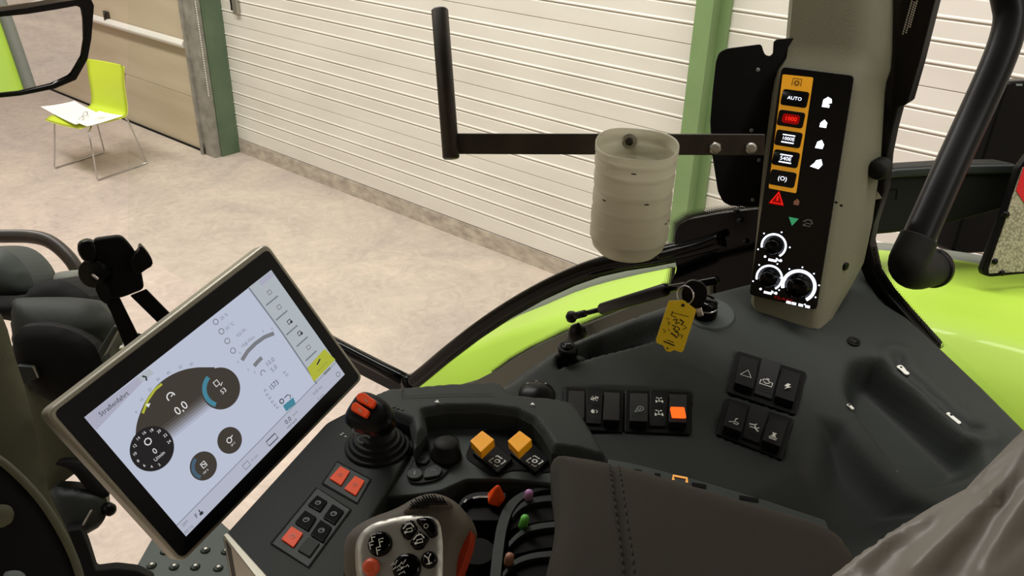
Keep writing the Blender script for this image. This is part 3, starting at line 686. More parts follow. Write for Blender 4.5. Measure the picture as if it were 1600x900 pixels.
# white clips and screw recess
for x, y, s_ in ((1411, 577, 1.0), (1491, 650, 1.1), (1328, 637, .55), (1404, 716, .6)):
    mb = MB(); c = FC.l(x, y, 0); hh = float(hcon(np.array([c[0]]), np.array([c[1]]), np.array([.2]))[0])
    f_ = Fr(FC.P(c[0], c[1], hh+.001), FC.n, FC.hit(x+10, y+8)-FC.hit(x, y))
    mb.plate(f_, chaikin([(-.009*s_, -.004*s_), (0, -.003*s_), (.009*s_, -.005*s_), (.010*s_, .003*s_), (.001*s_, .004*s_), (-.008*s_, .006*s_)], 2), 0, .002, 'mark'); mb.lathe([(.002, .0022), (0, .0024)], f_.P(-.004*s_, .001*s_), f_.n, 'black', n=10); plabel(mb.build('clip', con, bevel=.0006), 'white plastic clip')
mb = MB(); q = FC.hit(1334, 534, .001); mb.lathe([(.0085, 0), (.0085, .0015), (.006, .001), (.0045, -.002), (0, -.002)], q, FC.n, 'black', n=20); mb.build('screw', con)
# socket cap, round lamp dial
mb = MB(); q = FC.hit(885, 566, -.01); mb.lathe([(.0125, -.02), (.0125, .012), (.0135, .014), (.0135, .024), (.0115, .027), (0, .027)], q, FC.n, 'black', n=10, smooth=False)
mb.lathe([(.008, .0272), (.006, .029), (0, .0292)], q, FC.n, 'black_gloss', n=20); 
f_ = Fr(q+FC.n*.0295, FC.n, FC.x); mb.ribbon(f_, [(-.003, -.002), (-.003, .002), (.004, .003)], .0012, 'mark_dim', .0002); plabel(mb.build('socket_cap', con, bevel=.001), 'black faceted socket cap')
mb = MB(); q = FC.hit(905, 566, -.008); mb.lathe([(.008, 0), (.008, .004), (0, .005)], q, FC.n, 'rubber', n=20); mb.build('screw', con)
# icons -------------------------------------------------------------
def icon(mb, fr, kind, c, s, m='mark', h=.0008, ang=0.0):
    ca, sa = math.cos(ang), math.sin(ang)
    def T(P): return [np.array([c[0]+(x*ca-y*sa)*s, c[1]+(x*sa+y*ca)*s]) for x, y in P]
    w = s*.09
    def R(P, close=False, k=1.0): mb.ribbon(fr, T(P), w*k, m, h, close)
    def F_(P): mb.flat(fr, T(P), m, h)
    if kind == 'triangle': R([(-.5, -.4), (.5, -.4), (0, .5)], True)
    elif kind == 'bolt': F_([(-.1, .5), (.25, .5), (.05, .1), (.35, .1), (-.25, -.5), (-.05, -.05), (-.35, -.05)])
    elif kind == 'engine': R([(-.5, -.35), (.5, -.35), (.5, .15), (.2, .15), (.1, .35), (-.3, .35), (-.3, .15), (-.5, .15)], True); R([(-.25, 0), (0, -.12), (.25, 0)]); R([(-.1, .5), (.15, .5)])
    elif kind == 'drop': R(circ((.12, .08), .3, 16)+[np.array([.12, .08])+.3*np.array([1, 0])], False); R([(-.5, -.4), (-.1, .25)]); R([(-.5, -.4), (.2, -.22)]); F_(circ((.12, .08), .1, 10))
    elif kind == 'axle': R([(-.35, -.4), (-.35, .0)], k=1.6); R([(.35, -.4), (.35, .0)], k=1.6); R([(-.35, -.2), (.35, -.2)]); R([(0, -.2), (0, .35)]); R([(-.3, .35), (-.1, .35)], k=1.5); R([(.15, .3), (.35, .35)], k=1.5)
    elif kind == 'lever': R([(-.5, -.35), (.1, -.1), (.45, -.2), (.35, -.4), (-.05, -.38)]); R([(0, .0), (.1, .35)]); R([(.0, .35), (.25, .42)])
    elif kind == 'plane': R([(-.5, .2), (0, .3), (.1, -.1), (.45, -.4)], k=1.6); R([(-.4, -.1), (.1, -.1), (.45, .1)]); R([(.0, .3), (.15, .5)])
    elif kind == 'seat': F_([(-.2, .45), (.25, .45), (.12, .15), (.28, -.1), (-.3, -.1), (-.08, .15)]); R([(-.4, -.25), (.4, -.25)]); R([(-.35, -.45), (.35, -.45)])
    elif kind == 'wiper': R([(-.5, -.2), (.5, .3)], k=1.6); R([(-.3, .4), (.3, -.4)]); R([(-.45, .15), (-.1, -.4)]); R([(.1, .45), (.45, -.05)])
    elif kind == 'lamp': F_(circ((-.1, 0), .38, 12, math.pi/2, 1.5*math.pi, True)); R(circ((.15, 0), .3, 12, -1.2, 1.2, True)); R([(-.0, .3), (-.0, -.3)])
    elif kind == 'pto': R([(-.5, -.3), (-.5, .5), (.5, .5), (.5, -.3)]); R(circ((0, 0), .2, 14), True); [R([(.25*math.cos(a), .25*math.sin(a)), (.36*math.cos(a), .36*math.sin(a))], k=1.2) for a in np.linspace(0, 2*math.pi, 9)[:-1]]
    elif kind == 'ptobox': R([(-.5, .1), (-.5, .5), (.1, .5)], k=1.3); R([(.3, .5), (.5, .5), (.5, -.1)], k=1.3); R([(.5, -.3), (.5, -.5), (-.1, -.5)], k=1.3); R([(-.5, -.1), (-.5, -.5), (-.3, -.5)], k=1.3); R(circ((0, 0), .2, 14), True, 1.4)
    elif kind == 'fork': R([(0, -.5), (0, .2)], k=1.6); R([(-.35, .5), (0, .1), (.35, .5)], k=1.4); R([(-.3, -.4), (.3, -.4)])
    elif kind == 'ring': R(circ((0, 0), .42, 20), True)
    elif kind == 'jug': F_([(-.4, -.4), (.35, -.4), (.42, .05), (.1, .5), (-.3, .25)]);
    elif kind == 'bowl': F_([(-.5, -.3), (.25, -.42), (.5, .0), (.3, .45), (-.1, .3), (-.2, .05)])
    elif kind == 'spark': F_([(-.3, -.35), (.4, -.35), (.4, .2), (.05, .5), (-.3, .1)])
    elif kind == 'hook': F_([(-.35, -.45), (.3, -.45), (.3, -.2), (.05, -.15), (.45, .0), (.35, .35), (0, .5), (-.35, .2)])
    elif kind == 'boom': R([(-.5, .1), (-.1, .4), (.3, .4), (.5, 0)], k=1.3); R([(-.2, -.3), (.3, -.3), (.3, 0), (-.2, 0)], True); F_(circ((-.35, -.25), .12, 10))
    elif kind == 'f': R([(-.3, -.5), (-.3, .45), (.35, .45)], k=1.4); R([(-.3, .05), (.2, .05)], k=1.4)
    elif kind == 'arrows': R([(-.5, .1), (-.2, .35), (-.1, .05)]); R([(.1, -.3), (.4, -.1), (.5, -.4)]); R([(.0, .2), (.3, .5)]); R([(-.4, -.4), (0, -.2)])
# rocker switch blocks ------------------------------------------------
def block(corners, kinds, name, sub, lit=None, cover=(), nshow=3):
    """corners: TL, TR, BR, BL in the picture; one black bezel with rockers side by side"""
    q = FC.L(corners); f_ = Fr(FC.P(*q[0]), FC.n, FC.P(*q[1])-FC.P(*q[0])); c = [f_.l(*p) for p in corners]
    mb = MB(); a = rnd(c, .004)
    mb.plate(f_, a, -.01, .002, 'black'); bz = mb.build(name, con, bevel=.0012)
    TL, TR, BR, BL = c
    def bi(u, v): return (TL*(1-u)+TR*u)*(1-v)+(BL*(1-u)+BR*u)*v
    n = len(kinds); xa = .06
    for i, kd in enumerate(kinds):
        u0 = xa+(1-2*xa)*i/n+.012; u1 = xa+(1-2*xa)*(i+1)/n-.012; vm = .48
        P4 = [bi(u0, .12), bi(u1, .12), bi(u1, .88), bi(u0, .88)]
        ma, mb_ = bi(u0, vm), bi(u1, vm)
        mb = MB(); up = i % 2 == 0
        h1, h2, h3 = (.004, .009, .012) if up else (.012, .008, .005)
        vs = [f_.P(*P4[0], h1), f_.P(*P4[1], h1), f_.P(*mb_, h2 if up else .007), f_.P(*ma, h2 if up else .007), f_.P(*P4[2], h3), f_.P(*P4[3], h3)]
        base = [f_.P(*p, 0) for p in (P4[0], P4[1], mb_, ma, P4[2], P4[3])]
        mt = 'rocker' if kd not in cover else 'black_matte'
        mb.add(vs+base, [[0, 3, 2, 1], [3, 5, 4, 2], [0, 1, 7, 6], [5, 11, 10, 4], [0, 6, 9, 3], [3, 9, 11, 5], [1, 2, 8, 7], [2, 4, 10, 8]], mt)
        hh = lambda v: (h1+(.008-h1)*v/vm if v < vm else .008+(h3-.008)*(v-vm)/(1-vm))
        s_ = np.linalg.norm(bi(u1, .5)-bi(u0, .5))
        for (ik, v, sz, mm) in kd or ():
            if ik == 'litblock':
                cc = bi((u0+u1)/2, v); mb.plate(f_, rnd(rect(cc, s_*.78, s_*.78), .0015), .008, .0135, 'lit_orange')
            elif ik == 'red_glow':
                pass
            else: icon(mb, f_, ik, bi((u0+u1)/2, v), s_*sz, mm, .0135)
        o = mb.build('rocker_switch', bz, bevel=.0008)
        if kd and kd[0][0] == 'litblock': plabel(o, 'rocker switch with orange lit button')
    return bz
block([(882, 606), (975, 610), (973, 677), (880, 672)], [(('lamp', .0, .01, 'mark'),), (('wiper', .42, .5, 'mark'), ('lamp', .72, .42, 'mark')), ()], 'switch_block', None)
block([(977, 610), (1080, 613), (1078, 680), (975, 677)], [(('drop', .62, .55, 'mark_dim'),), (('axle', .40, .5, 'mark'), ('axle', .70, .55, 'mark')), (('litblock', .66, 1, ''),)], 'switch_block', None)
block([(1151, 549), (1260, 583), (1243, 650), (1136, 614)], [(('triangle', .62, .58, 'mark'),), (('engine', .68, .62, 'mark'),), (('bolt', .62, .5, 'mark'),)], 'switch_block', None)
block([(1135, 622), (1240, 656), (1221, 720), (1119, 680)], [(('lever', .70, .55, 'mark'),), (('plane', .68, .6, 'mark'),), (('seat', .72, .55, 'mark'),)], 'switch_block', None)
# ignition lock with key, key ring and tag
mb = MB(); q = FC.hit(1108, 492, -.002); mb.lathe([(.036, -.01), (.036, .002), (.033, .005), (.0, .005)], q, FC.n, 'console_light', n=40); lk = mb.build('ignition_plate', con, bevel=.001)
mb = MB(); q = FC.hit(1100, 490, .004); mb.lathe([(.0175, 0), (.0175, .006), (.0155, .009), (.0155, .02), (.013, .023), (.0, .023)], q, FC.n, 'black_gloss', n=32); mb.lathe([(.0162, .0125), (.0168, .014), (.0162, .0155)], q, FC.n, 'chrome', n=32); mb.build('ignition_lock', lk)
ky = thing('key', FC.hit(1095, 480, .03), 'black headed ignition key sticking in the lock with a wire ring', 'key')
fk = Fr(D(1086, 470, 1.07), OV(-.2, -1, .25), OV(1, 0, 0))
mb = MB(); mb.plate(fk, chaikin(fk.L([(1064, 452), (1078, 437), (1096, 441), (1106, 452), (1104, 470), (1090, 488), (1076, 486), (1066, 472)]), 2), -.009, 0, 'black'); mb.prism([fk.hit(1084, 480), fk.hit(1096, 480), fk.hit(1100, 494, .0), fk.hit(1090, 496, .0)], -fk.n*.003, 'chrome'); mb.build('key_head', ky, bevel=.002)
mb = MB(); fr2 = Fr(D(1070, 460, 1.062), OV(-.65, -.7, .2), OV(1, 0, 0)); c = fr2.l(1071, 461); mb.tube([fr2.P(c[0]+.0115*math.cos(a), c[1]+.0115*math.sin(a)) for a in np.linspace(0, 2*math.pi, 28)[:-1]], .0009, 'chrome', n=8, close=True); plabel(mb.build('key_ring', ky), 'thin silver wire ring')
tg = thing('key_tag', D(1056, 510, 1.05), 'yellow plastic key tag with black handwriting hanging from the key ring', 'key tag')
ft = Fr(D(1056, 510, 1.05), OV(-.1, -1, .3), D(1085, 486, 1.05)-D(1044, 470, 1.05))
tp_ = [(1046, 470), (1068, 469), (1088, 484), (1086, 492), (1068, 548), (1064, 551), (1053, 547), (1048, 550), (1041, 549), (1036, 540), (1026, 536), (1025, 531), (1044, 473)]
mb = MB(); mb.plate(ft, rnd(ft.L(tp_), .0015), -.0016, 0, 'key_yellow'); tgo = mb.build('tag_plate', tg, bevel=.0003)
mb = MB(); u = np.array([math.cos(0), math.sin(0)])
def tl(*P): return [ft.l(x, y) for x, y in P]
mb.flat(ft, circ(ft.l(1067, 477), .0022, 10), 'ink'); mb.flat(ft, circ(ft.l(1043, 544), .0012, 8), 'ink')
mb.ribbon(ft, tl((1051, 486), (1049, 493), (1056, 496)), .0011, 'ink'); mb.ribbon(ft, tl((1051, 488), (1076, 495)), .0007, 'ink'); mb.ribbon(ft, tl((1037, 533), (1054, 540)), .0016, 'ink'); mb.ribbon(ft, tl((1042, 531), (1053, 535)), .0010, 'ink')
for P, w_ in ((((1043, 502), (1047, 505), (1044, 508)), .0009), (((1052, 500), (1058, 498), (1056, 506), (1062, 504)), .0016), (((1062, 499), (1068, 503), (1064, 508)), .0018), (((1050, 508), (1056, 510), (1052, 515)), .0014), (((1058, 510), (1062, 514), (1058, 518), (1053, 514)), .0012), (((1068, 508), (1073, 512), (1066, 515)), .0008), (((1048, 520), (1054, 524), (1058, 528)), .0016), (((1054, 518), (1060, 520), (1060, 526)), .0012), (((1036, 514), (1040, 518), (1037, 520)), .0008), (((1062, 522), (1067, 524), (1064, 529)), .0008), (((1044, 514), (1047, 517)), .0008), (((1041, 497), (1046, 499)), .0007)):
    mb.ribbon(ft, tl(*P), w_, 'ink')
mb.build('handwriting', tgo)

# ================================================================== CONTROL PILLAR
FP = Fr(O(.3282, 1.0448, -.5535), -OV(.42153, .86736, -.26456), OV(.4258-.3448, 1.0873-1.1266, 0.0))
pil = thing('control_pillar', FP.hit(1225, 500), 'tall beige grey pillar with a lit black panel of buttons and knobs', 'pillar')
# cover: stacked sections, each an outline left/corner/right in the picture
secs = [(-90, 1243, 1376, 1432), (0, 1231, 1368, 1415), (60, 1226, 1360, 1402), (90, 1222, 1354, 1396), (108, 1212, 1340, 1392), (125, 1207, 1335, 1388), (240, 1192, 1315, 1375), (330, 1183, 1302, 1362), (395, 1177, 1292, 1348), (430, 1173, 1286, 1330), (475, 1171, 1280, 1305), (503, 1180, 1278, 1290)]
mb = MB(); vs = []
side_dir = OV(.80, .60, 0)
for (y, xl, xc, xr_) in secs:
    # front face line on plane FP; bulges forward above the panel by little
    a = FP.hit(xl, y, -.002 if y > 100 else -.008); c = FP.hit(xc, y+.11*(xc-xl), -.002 if y > 100 else -.008)
    # right side plane: through c along side_dir & vertical; find hit with the right outline
    nrm = np.cross(side_dir, np.array([.0, 0, 1.0])); r = ray(xr_, y+.11*(xr_-xl)); t = np.dot(c-CAM, nrm)/np.dot(r, nrm)
    d = CAM+r*t
    if np.linalg.norm(d-c) > .22 or t < 0: d = c+side_dir*.16
    e = a+side_dir*.10
    ac = (c-a); L_ = np.linalg.norm(ac); ac /= L_; cd = (d-c); 
    k = .010 if y > 100 else .030
    ring = [a+FP.n*-.012, a+ac*.006, a+ac*(L_*.5), c-ac*k, c-ac*k*.25+cd*.06, c+cd*min(.45, k*1.2/max(.02, np.linalg.norm(cd))), c+cd*.7, d, d-FP.n*.03, e]
    vs += ring
nr = 10; ns = len(secs)
mb.add(vs, [[j*nr+i, (j+1)*nr+i, (j+1)*nr+(i+1) % nr, j*nr+(i+1) % nr] for j in range(ns-1) for i in range(nr)]+[[i for i in range(nr)], [(ns-1)*nr+i for i in reversed(range(nr))]], 'pillar', True)
cv = mb.build('pillar_cover', pil)
bm_ = cv.modifiers.new('es', 'EDGE_SPLIT'); bm_.split_angle = math.radians(50)
mb = MB(); 
for x, y, r_ in ((1321, 416, .0055), (1306, 316, .0015), (1314, 321, .0015)):
    q = D(x, y, 1.2)
    nrm = np.cross(side_dir, np.array([.0, 0, 1.0])); c = FP.hit(1292, 410); r = ray(x, y); t = np.dot(c-CAM, nrm)/np.dot(r, nrm); q = CAM+r*t
    nn = nrm if np.dot(nrm, CAM-q) > 0 else -nrm
    mb.lathe([(r_, 0), (r_, .003), (r_*.6, .0032), (0, .002)], q-nn*.001, nn, 'black', n=16)
mb.build('screw', cv)
# glass panel
pn_px = [(1222, 104), (1335, 118), (1276, 484), (1171, 460)]
mb = MB(); mb.plate(FP, rnd(FP.L(pn_px), .006, 6), -.004, .003, 'glass_black'); gp = mb.build('control_panel', pil, bevel=.0012)
FPg = Fr(FP.o+FP.n*.0032, FP.n, FP.hit(1335, 118)-FP.hit(1222, 104))
FPs = FPg
mb = MB(); mb.plate(FPs, rnd(FPs.L([(1223, 116), (1271, 121), (1244, 302), (1201, 294)]), .002), 0, .0006, 'amber')
icon(mb, FPs, 'pto', FPs.l(1245, 130), .011, 'ink', .0012); ab = mb.build('amber_strip', gp)
txts = [(1242, 154, 'AUTO', 'lit_white', .0062), (1236, 186, '1000', 'lit_red', .0075), (1232, 217, '1000E', 'lit_white', .0062), (1228, 248, '540E', 'lit_white', .007), (1223, 279, '(O)', 'lit_white', .008)]
for (x, y, tx, mm, sz) in txts:
    c = FPs.l(x, y); w2, h2 = FPs.l(x+20, y+2)-c, None
    mb = MB(); mb.plate(FPs, rnd(rect(c, .0335, .0205), .004, 5), .0004, .0022, 'glass_black')
    mb.text(FPs, tx, c, sz, mm, h=.0026, sx=1.05)
    if tx in ('1000E', '540E'): mb.ribbon(FPs, [c+np.array([-.008, -.0048]), c+np.array([.008, -.0048])], .0016, mm, .0026); mb.ribbon(FPs, [c+np.array([-.008, .0048]), c+np.array([.008, .0048])], .0014, mm, .0026)
    if tx == '1000': mb.flat(FPs, rnd(rect(c, .022, .012), .004), 'lit_red_dim', .0023)
    plabel(mb.build('button', ab, bevel=.0006), {'AUTO': 'button lit white AUTO', '1000': 'button lit red 1000', '1000E': 'button with white two line mark', '540E': 'button with white dense mark', '(O)': 'button with round white mark'}[tx])
for (x, y, k_, mm, sz) in ((1292, 160, 'hook', 'lit_white', .014), (1286, 194, 'spark', 'lit_white', .012), (1281, 226, 'jug', 'lit_white', .0125), (1276, 256, 'bowl', 'lit_white', .015), (1215, 310, 'triangle', 'lit_red', .014), (1244, 316, 'spark', 'brown_tip', .010), (1239, 346, 'tri_d', 'lit_green', .013), (1262, 349, 'boom', 'mark_dim', .012)):
    mb = MB(); c = FPs.l(x, y)
    if k_ == 'tri_d': mb.flat(FPs, [c+np.array([-.0065, .005]), c+np.array([.0065, .005]), c+np.array([0, -.006])], mm, .0006)
    elif k_ == 'triangle':
        icon(mb, FPs, 'triangle', c, sz*1.15, 'lit_red', .0009); mb.flat(FPs, [c+np.array(v)*sz for v in ((-.75, -.62), (.75, -.62), (0, .8))], 'lit_red_dim', .0005); mb.ribbon(FPs, [c+np.array([0, -.003]), c+np.array([0, .003])], .0014, 'lit_red', .0009)
    elif k_ == 'hook': icon(mb, FPs, k_, c, sz, mm, .0006)
    else: icon(mb, FPs, k_, c, sz, mm, .0006)
    mb.build('touch_symbol', gp)
for (x, y, r_, n_) in ((1209, 384, .0135, 5), (1202, 434, .0145, 5), (1248, 447, .0185, 8)):
    c = FPs.l(x, y); mb = MB()
    ring = circ(c, r_+.0022, 34, math.radians(-50), math.radians(200), True); w_ = .0026 if n_ < 8 else .0042
    mb.ribbon(FPs, ring, w_, 'lit_white', .0008)
    for a in np.linspace(math.radians(-60), math.radians(205), n_): mb.flat(FPs, circ(c+(r_+.0075)*np.array([math.cos(a), math.sin(a)]), .0011, 8), 'lit_white', .0008)
    bx = c+np.array([0.002, -(r_+.0062)])
    if n_ < 8: mb.ribbon(FPs, [bx+np.array([-.005, 0]), bx+np.array([.005, 0]), bx+np.array([.006, .004])], .0032, 'lit_white', .0008); mb.flat(FPs, circ(bx+np.array([.011, .002]), .002, 8), 'lit_white', .0008); mb.flat(FPs, circ(bx+np.array([-.010, .003]), .0017, 8), 'lit_white', .0008)
    else:
        for dx in (-.013, -.006, .003, .012): mb.ribbon(FPs, [bx+np.array([dx, 0]), bx+np.array([dx+.006, 0])], .0034, 'lit_white', .0008)
    mb.build('scale_ring', gp)
    mb = MB(); q = FPs.P(*c, 0); mb.lathe([(r_*.98, 0), (r_*.98, .003), (r_*.80, .005), (r_*.72, .016), (r_*.62, .018), (0, .018)], q, FPs.n, 'black_gloss', n=36)
    mb.build('rotary_knob', gp)
mb = MB(); mb.text(FPs, 'CLAAS', FPs.l(1224, 467), .0052, 'lit_red_dim', sx=1.6); mb.build('red_lettering', gp)
# mounting plate, bar with upright handle, cup
mp = thing('mounting_plate', D(1160, 320, 1.2), 'black notched sheet metal plate behind the bar beside the pillar', 'plate')
fq = Fr(D(1160, 200, 1.16), OV(-.05, -1, .1), OV(1, 0, 0))
pl = [(1119, 96), (1124, 82), (1136, 76), (1190, 69), (1193, 80), (1196, 86), (1203, 88), (1208, 84), (1209, 66), (1213, 62), (1250, 58), (1236, 322), (1200, 324), (1142, 322), (1130, 316), (1122, 300), (1112, 235), (1110, 190), (1114, 140)]
mb = MB(); mb.plate(fq, rnd(fq.L(pl), .004), -.003, 0, 'black_matte'); mpo = mb.build('plate_body', mp, bevel=.0008)
each('rivet', mpo, ((1184, 109), (1174, 204), (1186, 250), (1176, 312)), lambda mb, p: mb.lathe([(.0028, -.001), (.0028, .0006), (0, .0008)], fq.hit(*p), fq.n, 'mark_dim', n=10))
br = thing('mounting_bar', D(955, 225, 1.13), 'rusty dark steel flat bar with an upright round handle at its left end', 'bar')
fbr = Fr(D(955, 225, 1.12), OV(0, -1, .15), OV(1, 0, 0)); 
mb = MB(); mb.plate(fbr, fbr.L([(714, 209), (1196, 210), (1194, 243), (716, 241)]), -.006, 0, 'steel_dark'); mb.build('flat_bar', br, bevel=.0012)
mb = MB(); a, b_ = D(687, 14, 1.12), D(705, 248, 1.12); mb.tube([a, lerp(a, b_, .01), lerp(a, b_, .99), b_], [.0095, .0112, .0112, .0095], 'steel_dark', n=24); mb.build('round_handle', br)
for x, y, r_ in ((1117, 231, .0085), (1173, 231, .0075)):
    mb = MB(); mb.lathe([(r_, 0), (r_, .003), (r_*.8, .006), (r_*.5, .0065), (0, .006)], fbr.hit(x, y), fbr.n, 'silver', n=6 if x < 1150 else 16); mb.build('bolt', br)
cup = thing('cup', D(985, 400, 1.07), 'milky cut off plastic bottle bolted to the bar as a cup holder', 'cup')
bot = D(981, 380, 1.118); ax = np.array([0, 0, 1.0]); L_ = .135; top = bot+ax*L_
fcu = Fr(bot, ax, hx); mb = MB(); rings = []; NR = 48; R0 = .0501
prof = [(.0, -.014), (.021, -.0135), (.038, -.010), (.0462, -.001), (.0495, .012)]
nb_ = 46
for i in range(nb_):
    z = .012+(L_-.012)*i/(nb_-1); g = 0
    for zc in (.22, .40, .58, .76, .90):
        g += .0022*math.exp(-(((z/L_)-zc)/.018)**2)
    prof.append((R0+.0005*math.sin(z*60)-g, z))
vs = []
for k_, (r, z) in enumerate(prof):
    for j in range(NR):
        a = 2*math.pi*j/NR; zz = z
        if k_ >= len(prof)-12:
            w_ = (k_-(len(prof)-12))/12; zz += w_*(.0016*math.sin(3*a+.6)+.006*math.sin(a))
        rr = r*(1+.02*math.cos(2*a)*(z/L_)); vs.append(fcu.P(rr*math.cos(a), rr*math.sin(a), zz))
mb.add(vs, [[i*NR+j, i*NR+(j+1) % NR, (i+1)*NR+(j+1) % NR, (i+1)*NR+j] for i in range(len(prof)-1) for j in range(NR)], 'cup_milky', True)
cu = mb.build('cup_body', cup); s_ = cu.modifiers.new('solid', 'SOLIDIFY'); s_.thickness = .0014; s_.offset = -1
mb = MB(); fcc = Fr(fcu.P(-.004, R0-.003, L_-.012), -fcu.y, OV(1, 0, 0)); mb.lathe([(.004, -.035), (.004, -.004), (.0095, -.004), (.0095, .001), (.008, .0015), (0, .0015)], fcc.o, fcc.n, 'silver', n=24); mb.lathe([(.0055, .001), (.005, .006), (0, .0065)], fcc.o, fcc.n, 'steel_dark', n=6); mb.build('bolt', cup)
mb = MB()
for i, (x, y) in enumerate(((944, 313), (990, 272), (1010, 320), (1044, 345), (1040, 350))):
    p = D(x, y, 1.0); r = ray(x, y); # strike the cylinder wall
    o_ = CAM-bot; dd = r; da = dd-ax*np.dot(dd, ax); oa = o_-ax*np.dot(o_, ax); A_ = da@da; B_ = 2*da@oa; C_ = oa@oa-(R0+.0004)**2; disc = B_*B_-4*A_*C_
    if disc > 0:
        t = (-B_-math.sqrt(disc))/(2*A_); hp = CAM+r*t; nn = hp-bot; nn -= ax*np.dot(nn, ax); f_ = Fr(hp, nn, np.cross(ax, nn)); mb = MB(); mb.flat(f_, chaikin([(-.004, -.0006), (.004, -.001), (.003, .0008), (-.002, .001)], 1), 'rubber', .0003); mb.build('scratch_mark', cu)

# ================================================================== TOUCH SCREEN
S_ = .95
mo, mx_, my_ = O(-.44752*S_, .66786*S_, -.50319*S_), OV(.15281, .26202, .0648), OV(.1082, -.01204, -.18363)
nrm = np.cross(my_, mx_); nrm /= np.linalg.norm(nrm)
if np.dot(nrm, CAM-mo) < 0: nrm = -nrm
FM = Fr(mo, nrm, mx_)
mon = thing('touch_screen_monitor', FM.hit(330, 640, -.04), 'large tilted touch screen with silver edge showing round driving gauges', 'screen')
outer = FM.L([(70, 645), (418, 378), (570, 590), (285, 882)])
mb = MB(); mb.plate(FM, rnd(outer, .010, 6), -.024, -.001, 'bezel'); hs = mb.build('housing', mon, bevel=.0035, seg=3)
mb = MB(); mb.plate(FM, rnd(FM.L([(84, 645), (418, 389), (563, 590), (284, 873)]), .007, 6), -.002, .0006, 'glass_black'); mb.build('front_glass', mon, bevel=.0004)
mb = MB(); mb.plate(FM, rnd(FM.L([(150, 640), (400, 440), (500, 590), (300, 790)]), .02), -.05, -.022, 'black_matte'); mb.plate(FM, rnd(FM.L([(380, 600), (470, 540), (520, 620), (440, 690)]), .02), -.09, -.03, 'black_matte'); mb.build('rear_casing', mon, bevel=.006)
mb = MB()
TLs, TRs, BRs, BLs = FM.L([(131, 652), (423, 422), (538, 585), (290, 838)])
def sc(u, v): return (TLs*(1-u)+TRs*u)*(1-v)+(BLs*(1-u)+BRs*u)*v
H0 = .0009
def Q(P, m, h): mb.flat(FM, P, m, h)
Q([TLs, TRs, BRs, BLs], 'scr_bg', H0)
xd = (TRs-TLs)/np.linalg.norm(TRs-TLs); ang = math.atan2(xd[1], xd[0])
# faint lighter clouds of the display: side menu, head bar, foot bar
Q([FM.l(131, 652), FM.l(214, 589), FM.l(222, 597), FM.l(150, 672)], 'scr_bar', H0+.0001)
Q([FM.l(214, 589), FM.l(232, 576), FM.l(240, 583), FM.l(222, 597)], 'scr_menu', H0+.0002)
Q([FM.l(388, 449), FM.l(423, 422), FM.l(524, 566), FM.l(493, 599)], 'scr_menu', H0+.0001)
mb.ribbon(FM, FM.L([(388, 450), (440, 520), (494, 600)]), .0018, 'scr_line', H0+.0003)
Q([FM.l(524, 566), FM.l(538, 585), FM.l(290, 838), FM.l(275, 821)], 'scr_bg2', H0+.0002)
mb.ribbon(FM, FM.L([(275, 821), (400, 694), (524, 566)]), .0008, 'scr_line', H0+.0004)
# speed gauge: big dark arc fading out downwards
c = FM.l(318, 668); 
gp_ = [(211, 692), (211, 676), (213, 660), (220, 640), (230, 620), (244, 602), (262, 588), (284, 578), (306, 574), (322, 574), (335, 574)]
gL = chaikin(FM.L(gp_), 2, False)
steps = 16; base0 = FM.L([(213, 660), (235, 690)])
far = FM.L([(330, 600), (240, 690)])
cols = [(66, 60, 54), (76, 71, 66), (92, 88, 86), (112, 110, 112), (132, 132, 140), (152, 155, 168), (170, 176, 194)]
for i, cc in enumerate(cols[1:]): emis('scr_fade%d' % i, cc)
arcP = gL; endA, endB = FM.l(240, 676), FM.l(322, 612); endA0 = FM.l(240, 700)
Q(arcP+[endB, endA, endA0], 'scr_brown', H0+.0003)
for i in range(6):
    t0, t1 = i/6*.95, (i+1)/6*.95; d_ = FM.l(262, 700)-FM.l(244, 680); 
    a0, b0 = endA+d_*t0*1.0, endB+d_*t0; a1, b1 = endA+d_*t1, endB+d_*t1
    Q([a0, b0, b1, a1], 'scr_fade%d' % i, H0+.00035)
mb.ribbon(FM, FM.L([(222, 646), (230, 625), (241, 609), (252, 600)]), .0026, 'scr_yellow', H0+.0006)
Q(FM.L([(226, 632), (234, 630), (231, 637)]), 'scr_white', H0+.0008)
mb.text(FM, '0,0', FM.l(282, 638), .0125, 'scr_white', ang, H0+.0008)
def arcicon(x, y, r, m='scr_white', w=.0012): mb.ribbon(FM, [FM.l(x, y)+r*np.array([math.cos(a+ang), math.sin(a+ang)]) for a in np.linspace(-.3, 3.6, 14)], w, m, H0+.0008)
arcicon(266, 620, .0042); mb.ribbon(FM, [FM.l(266, 620), FM.l(269, 616)], .001, 'scr_white', H0+.0008)
for (x, y, t) in ((214, 646, '0'), (222, 627, '10'), (235, 611, '20'), (248, 595, '30'), (264, 585, '40'), (283, 576, '50'), (300, 571, '60')): mb.text(FM, t, FM.l(x-2, y-2), .0042, 'scr_line', ang, H0+.0006)
# rpm dial
def disc(x, y, r, m, h=.0005): Q(circ(FM.l(x, y), r, 36), m, H0+h)
rp = np.linalg.norm(FM.l(237, 700)-FM.l(271, 700)); c = FM.l(237, 701); disc(237, 701, rp, 'scr_dark')
mb.text(FM, '0', FM.l(241, 705), .0085, 'scr_white', ang, H0+.0008); mb.text(FM, 'U/min', FM.l(248, 713), .0052, 'scr_white', ang, H0+.0008)
mb.ribbon(FM, circ(FM.l(230, 690), .0034, 8), .0011, 'scr_white', H0+.0008, True)
for i, t in enumerate(('2', '4', '6', '8', '10', '12', '14', '16', '18', '20', '22', '24')):
    a = ang+math.radians(255-i*25); mb.text(FM, t, c+rp*.80*np.array([math.cos(a), math.sin(a)]), .0042, 'scr_white', ang, H0+.0008)
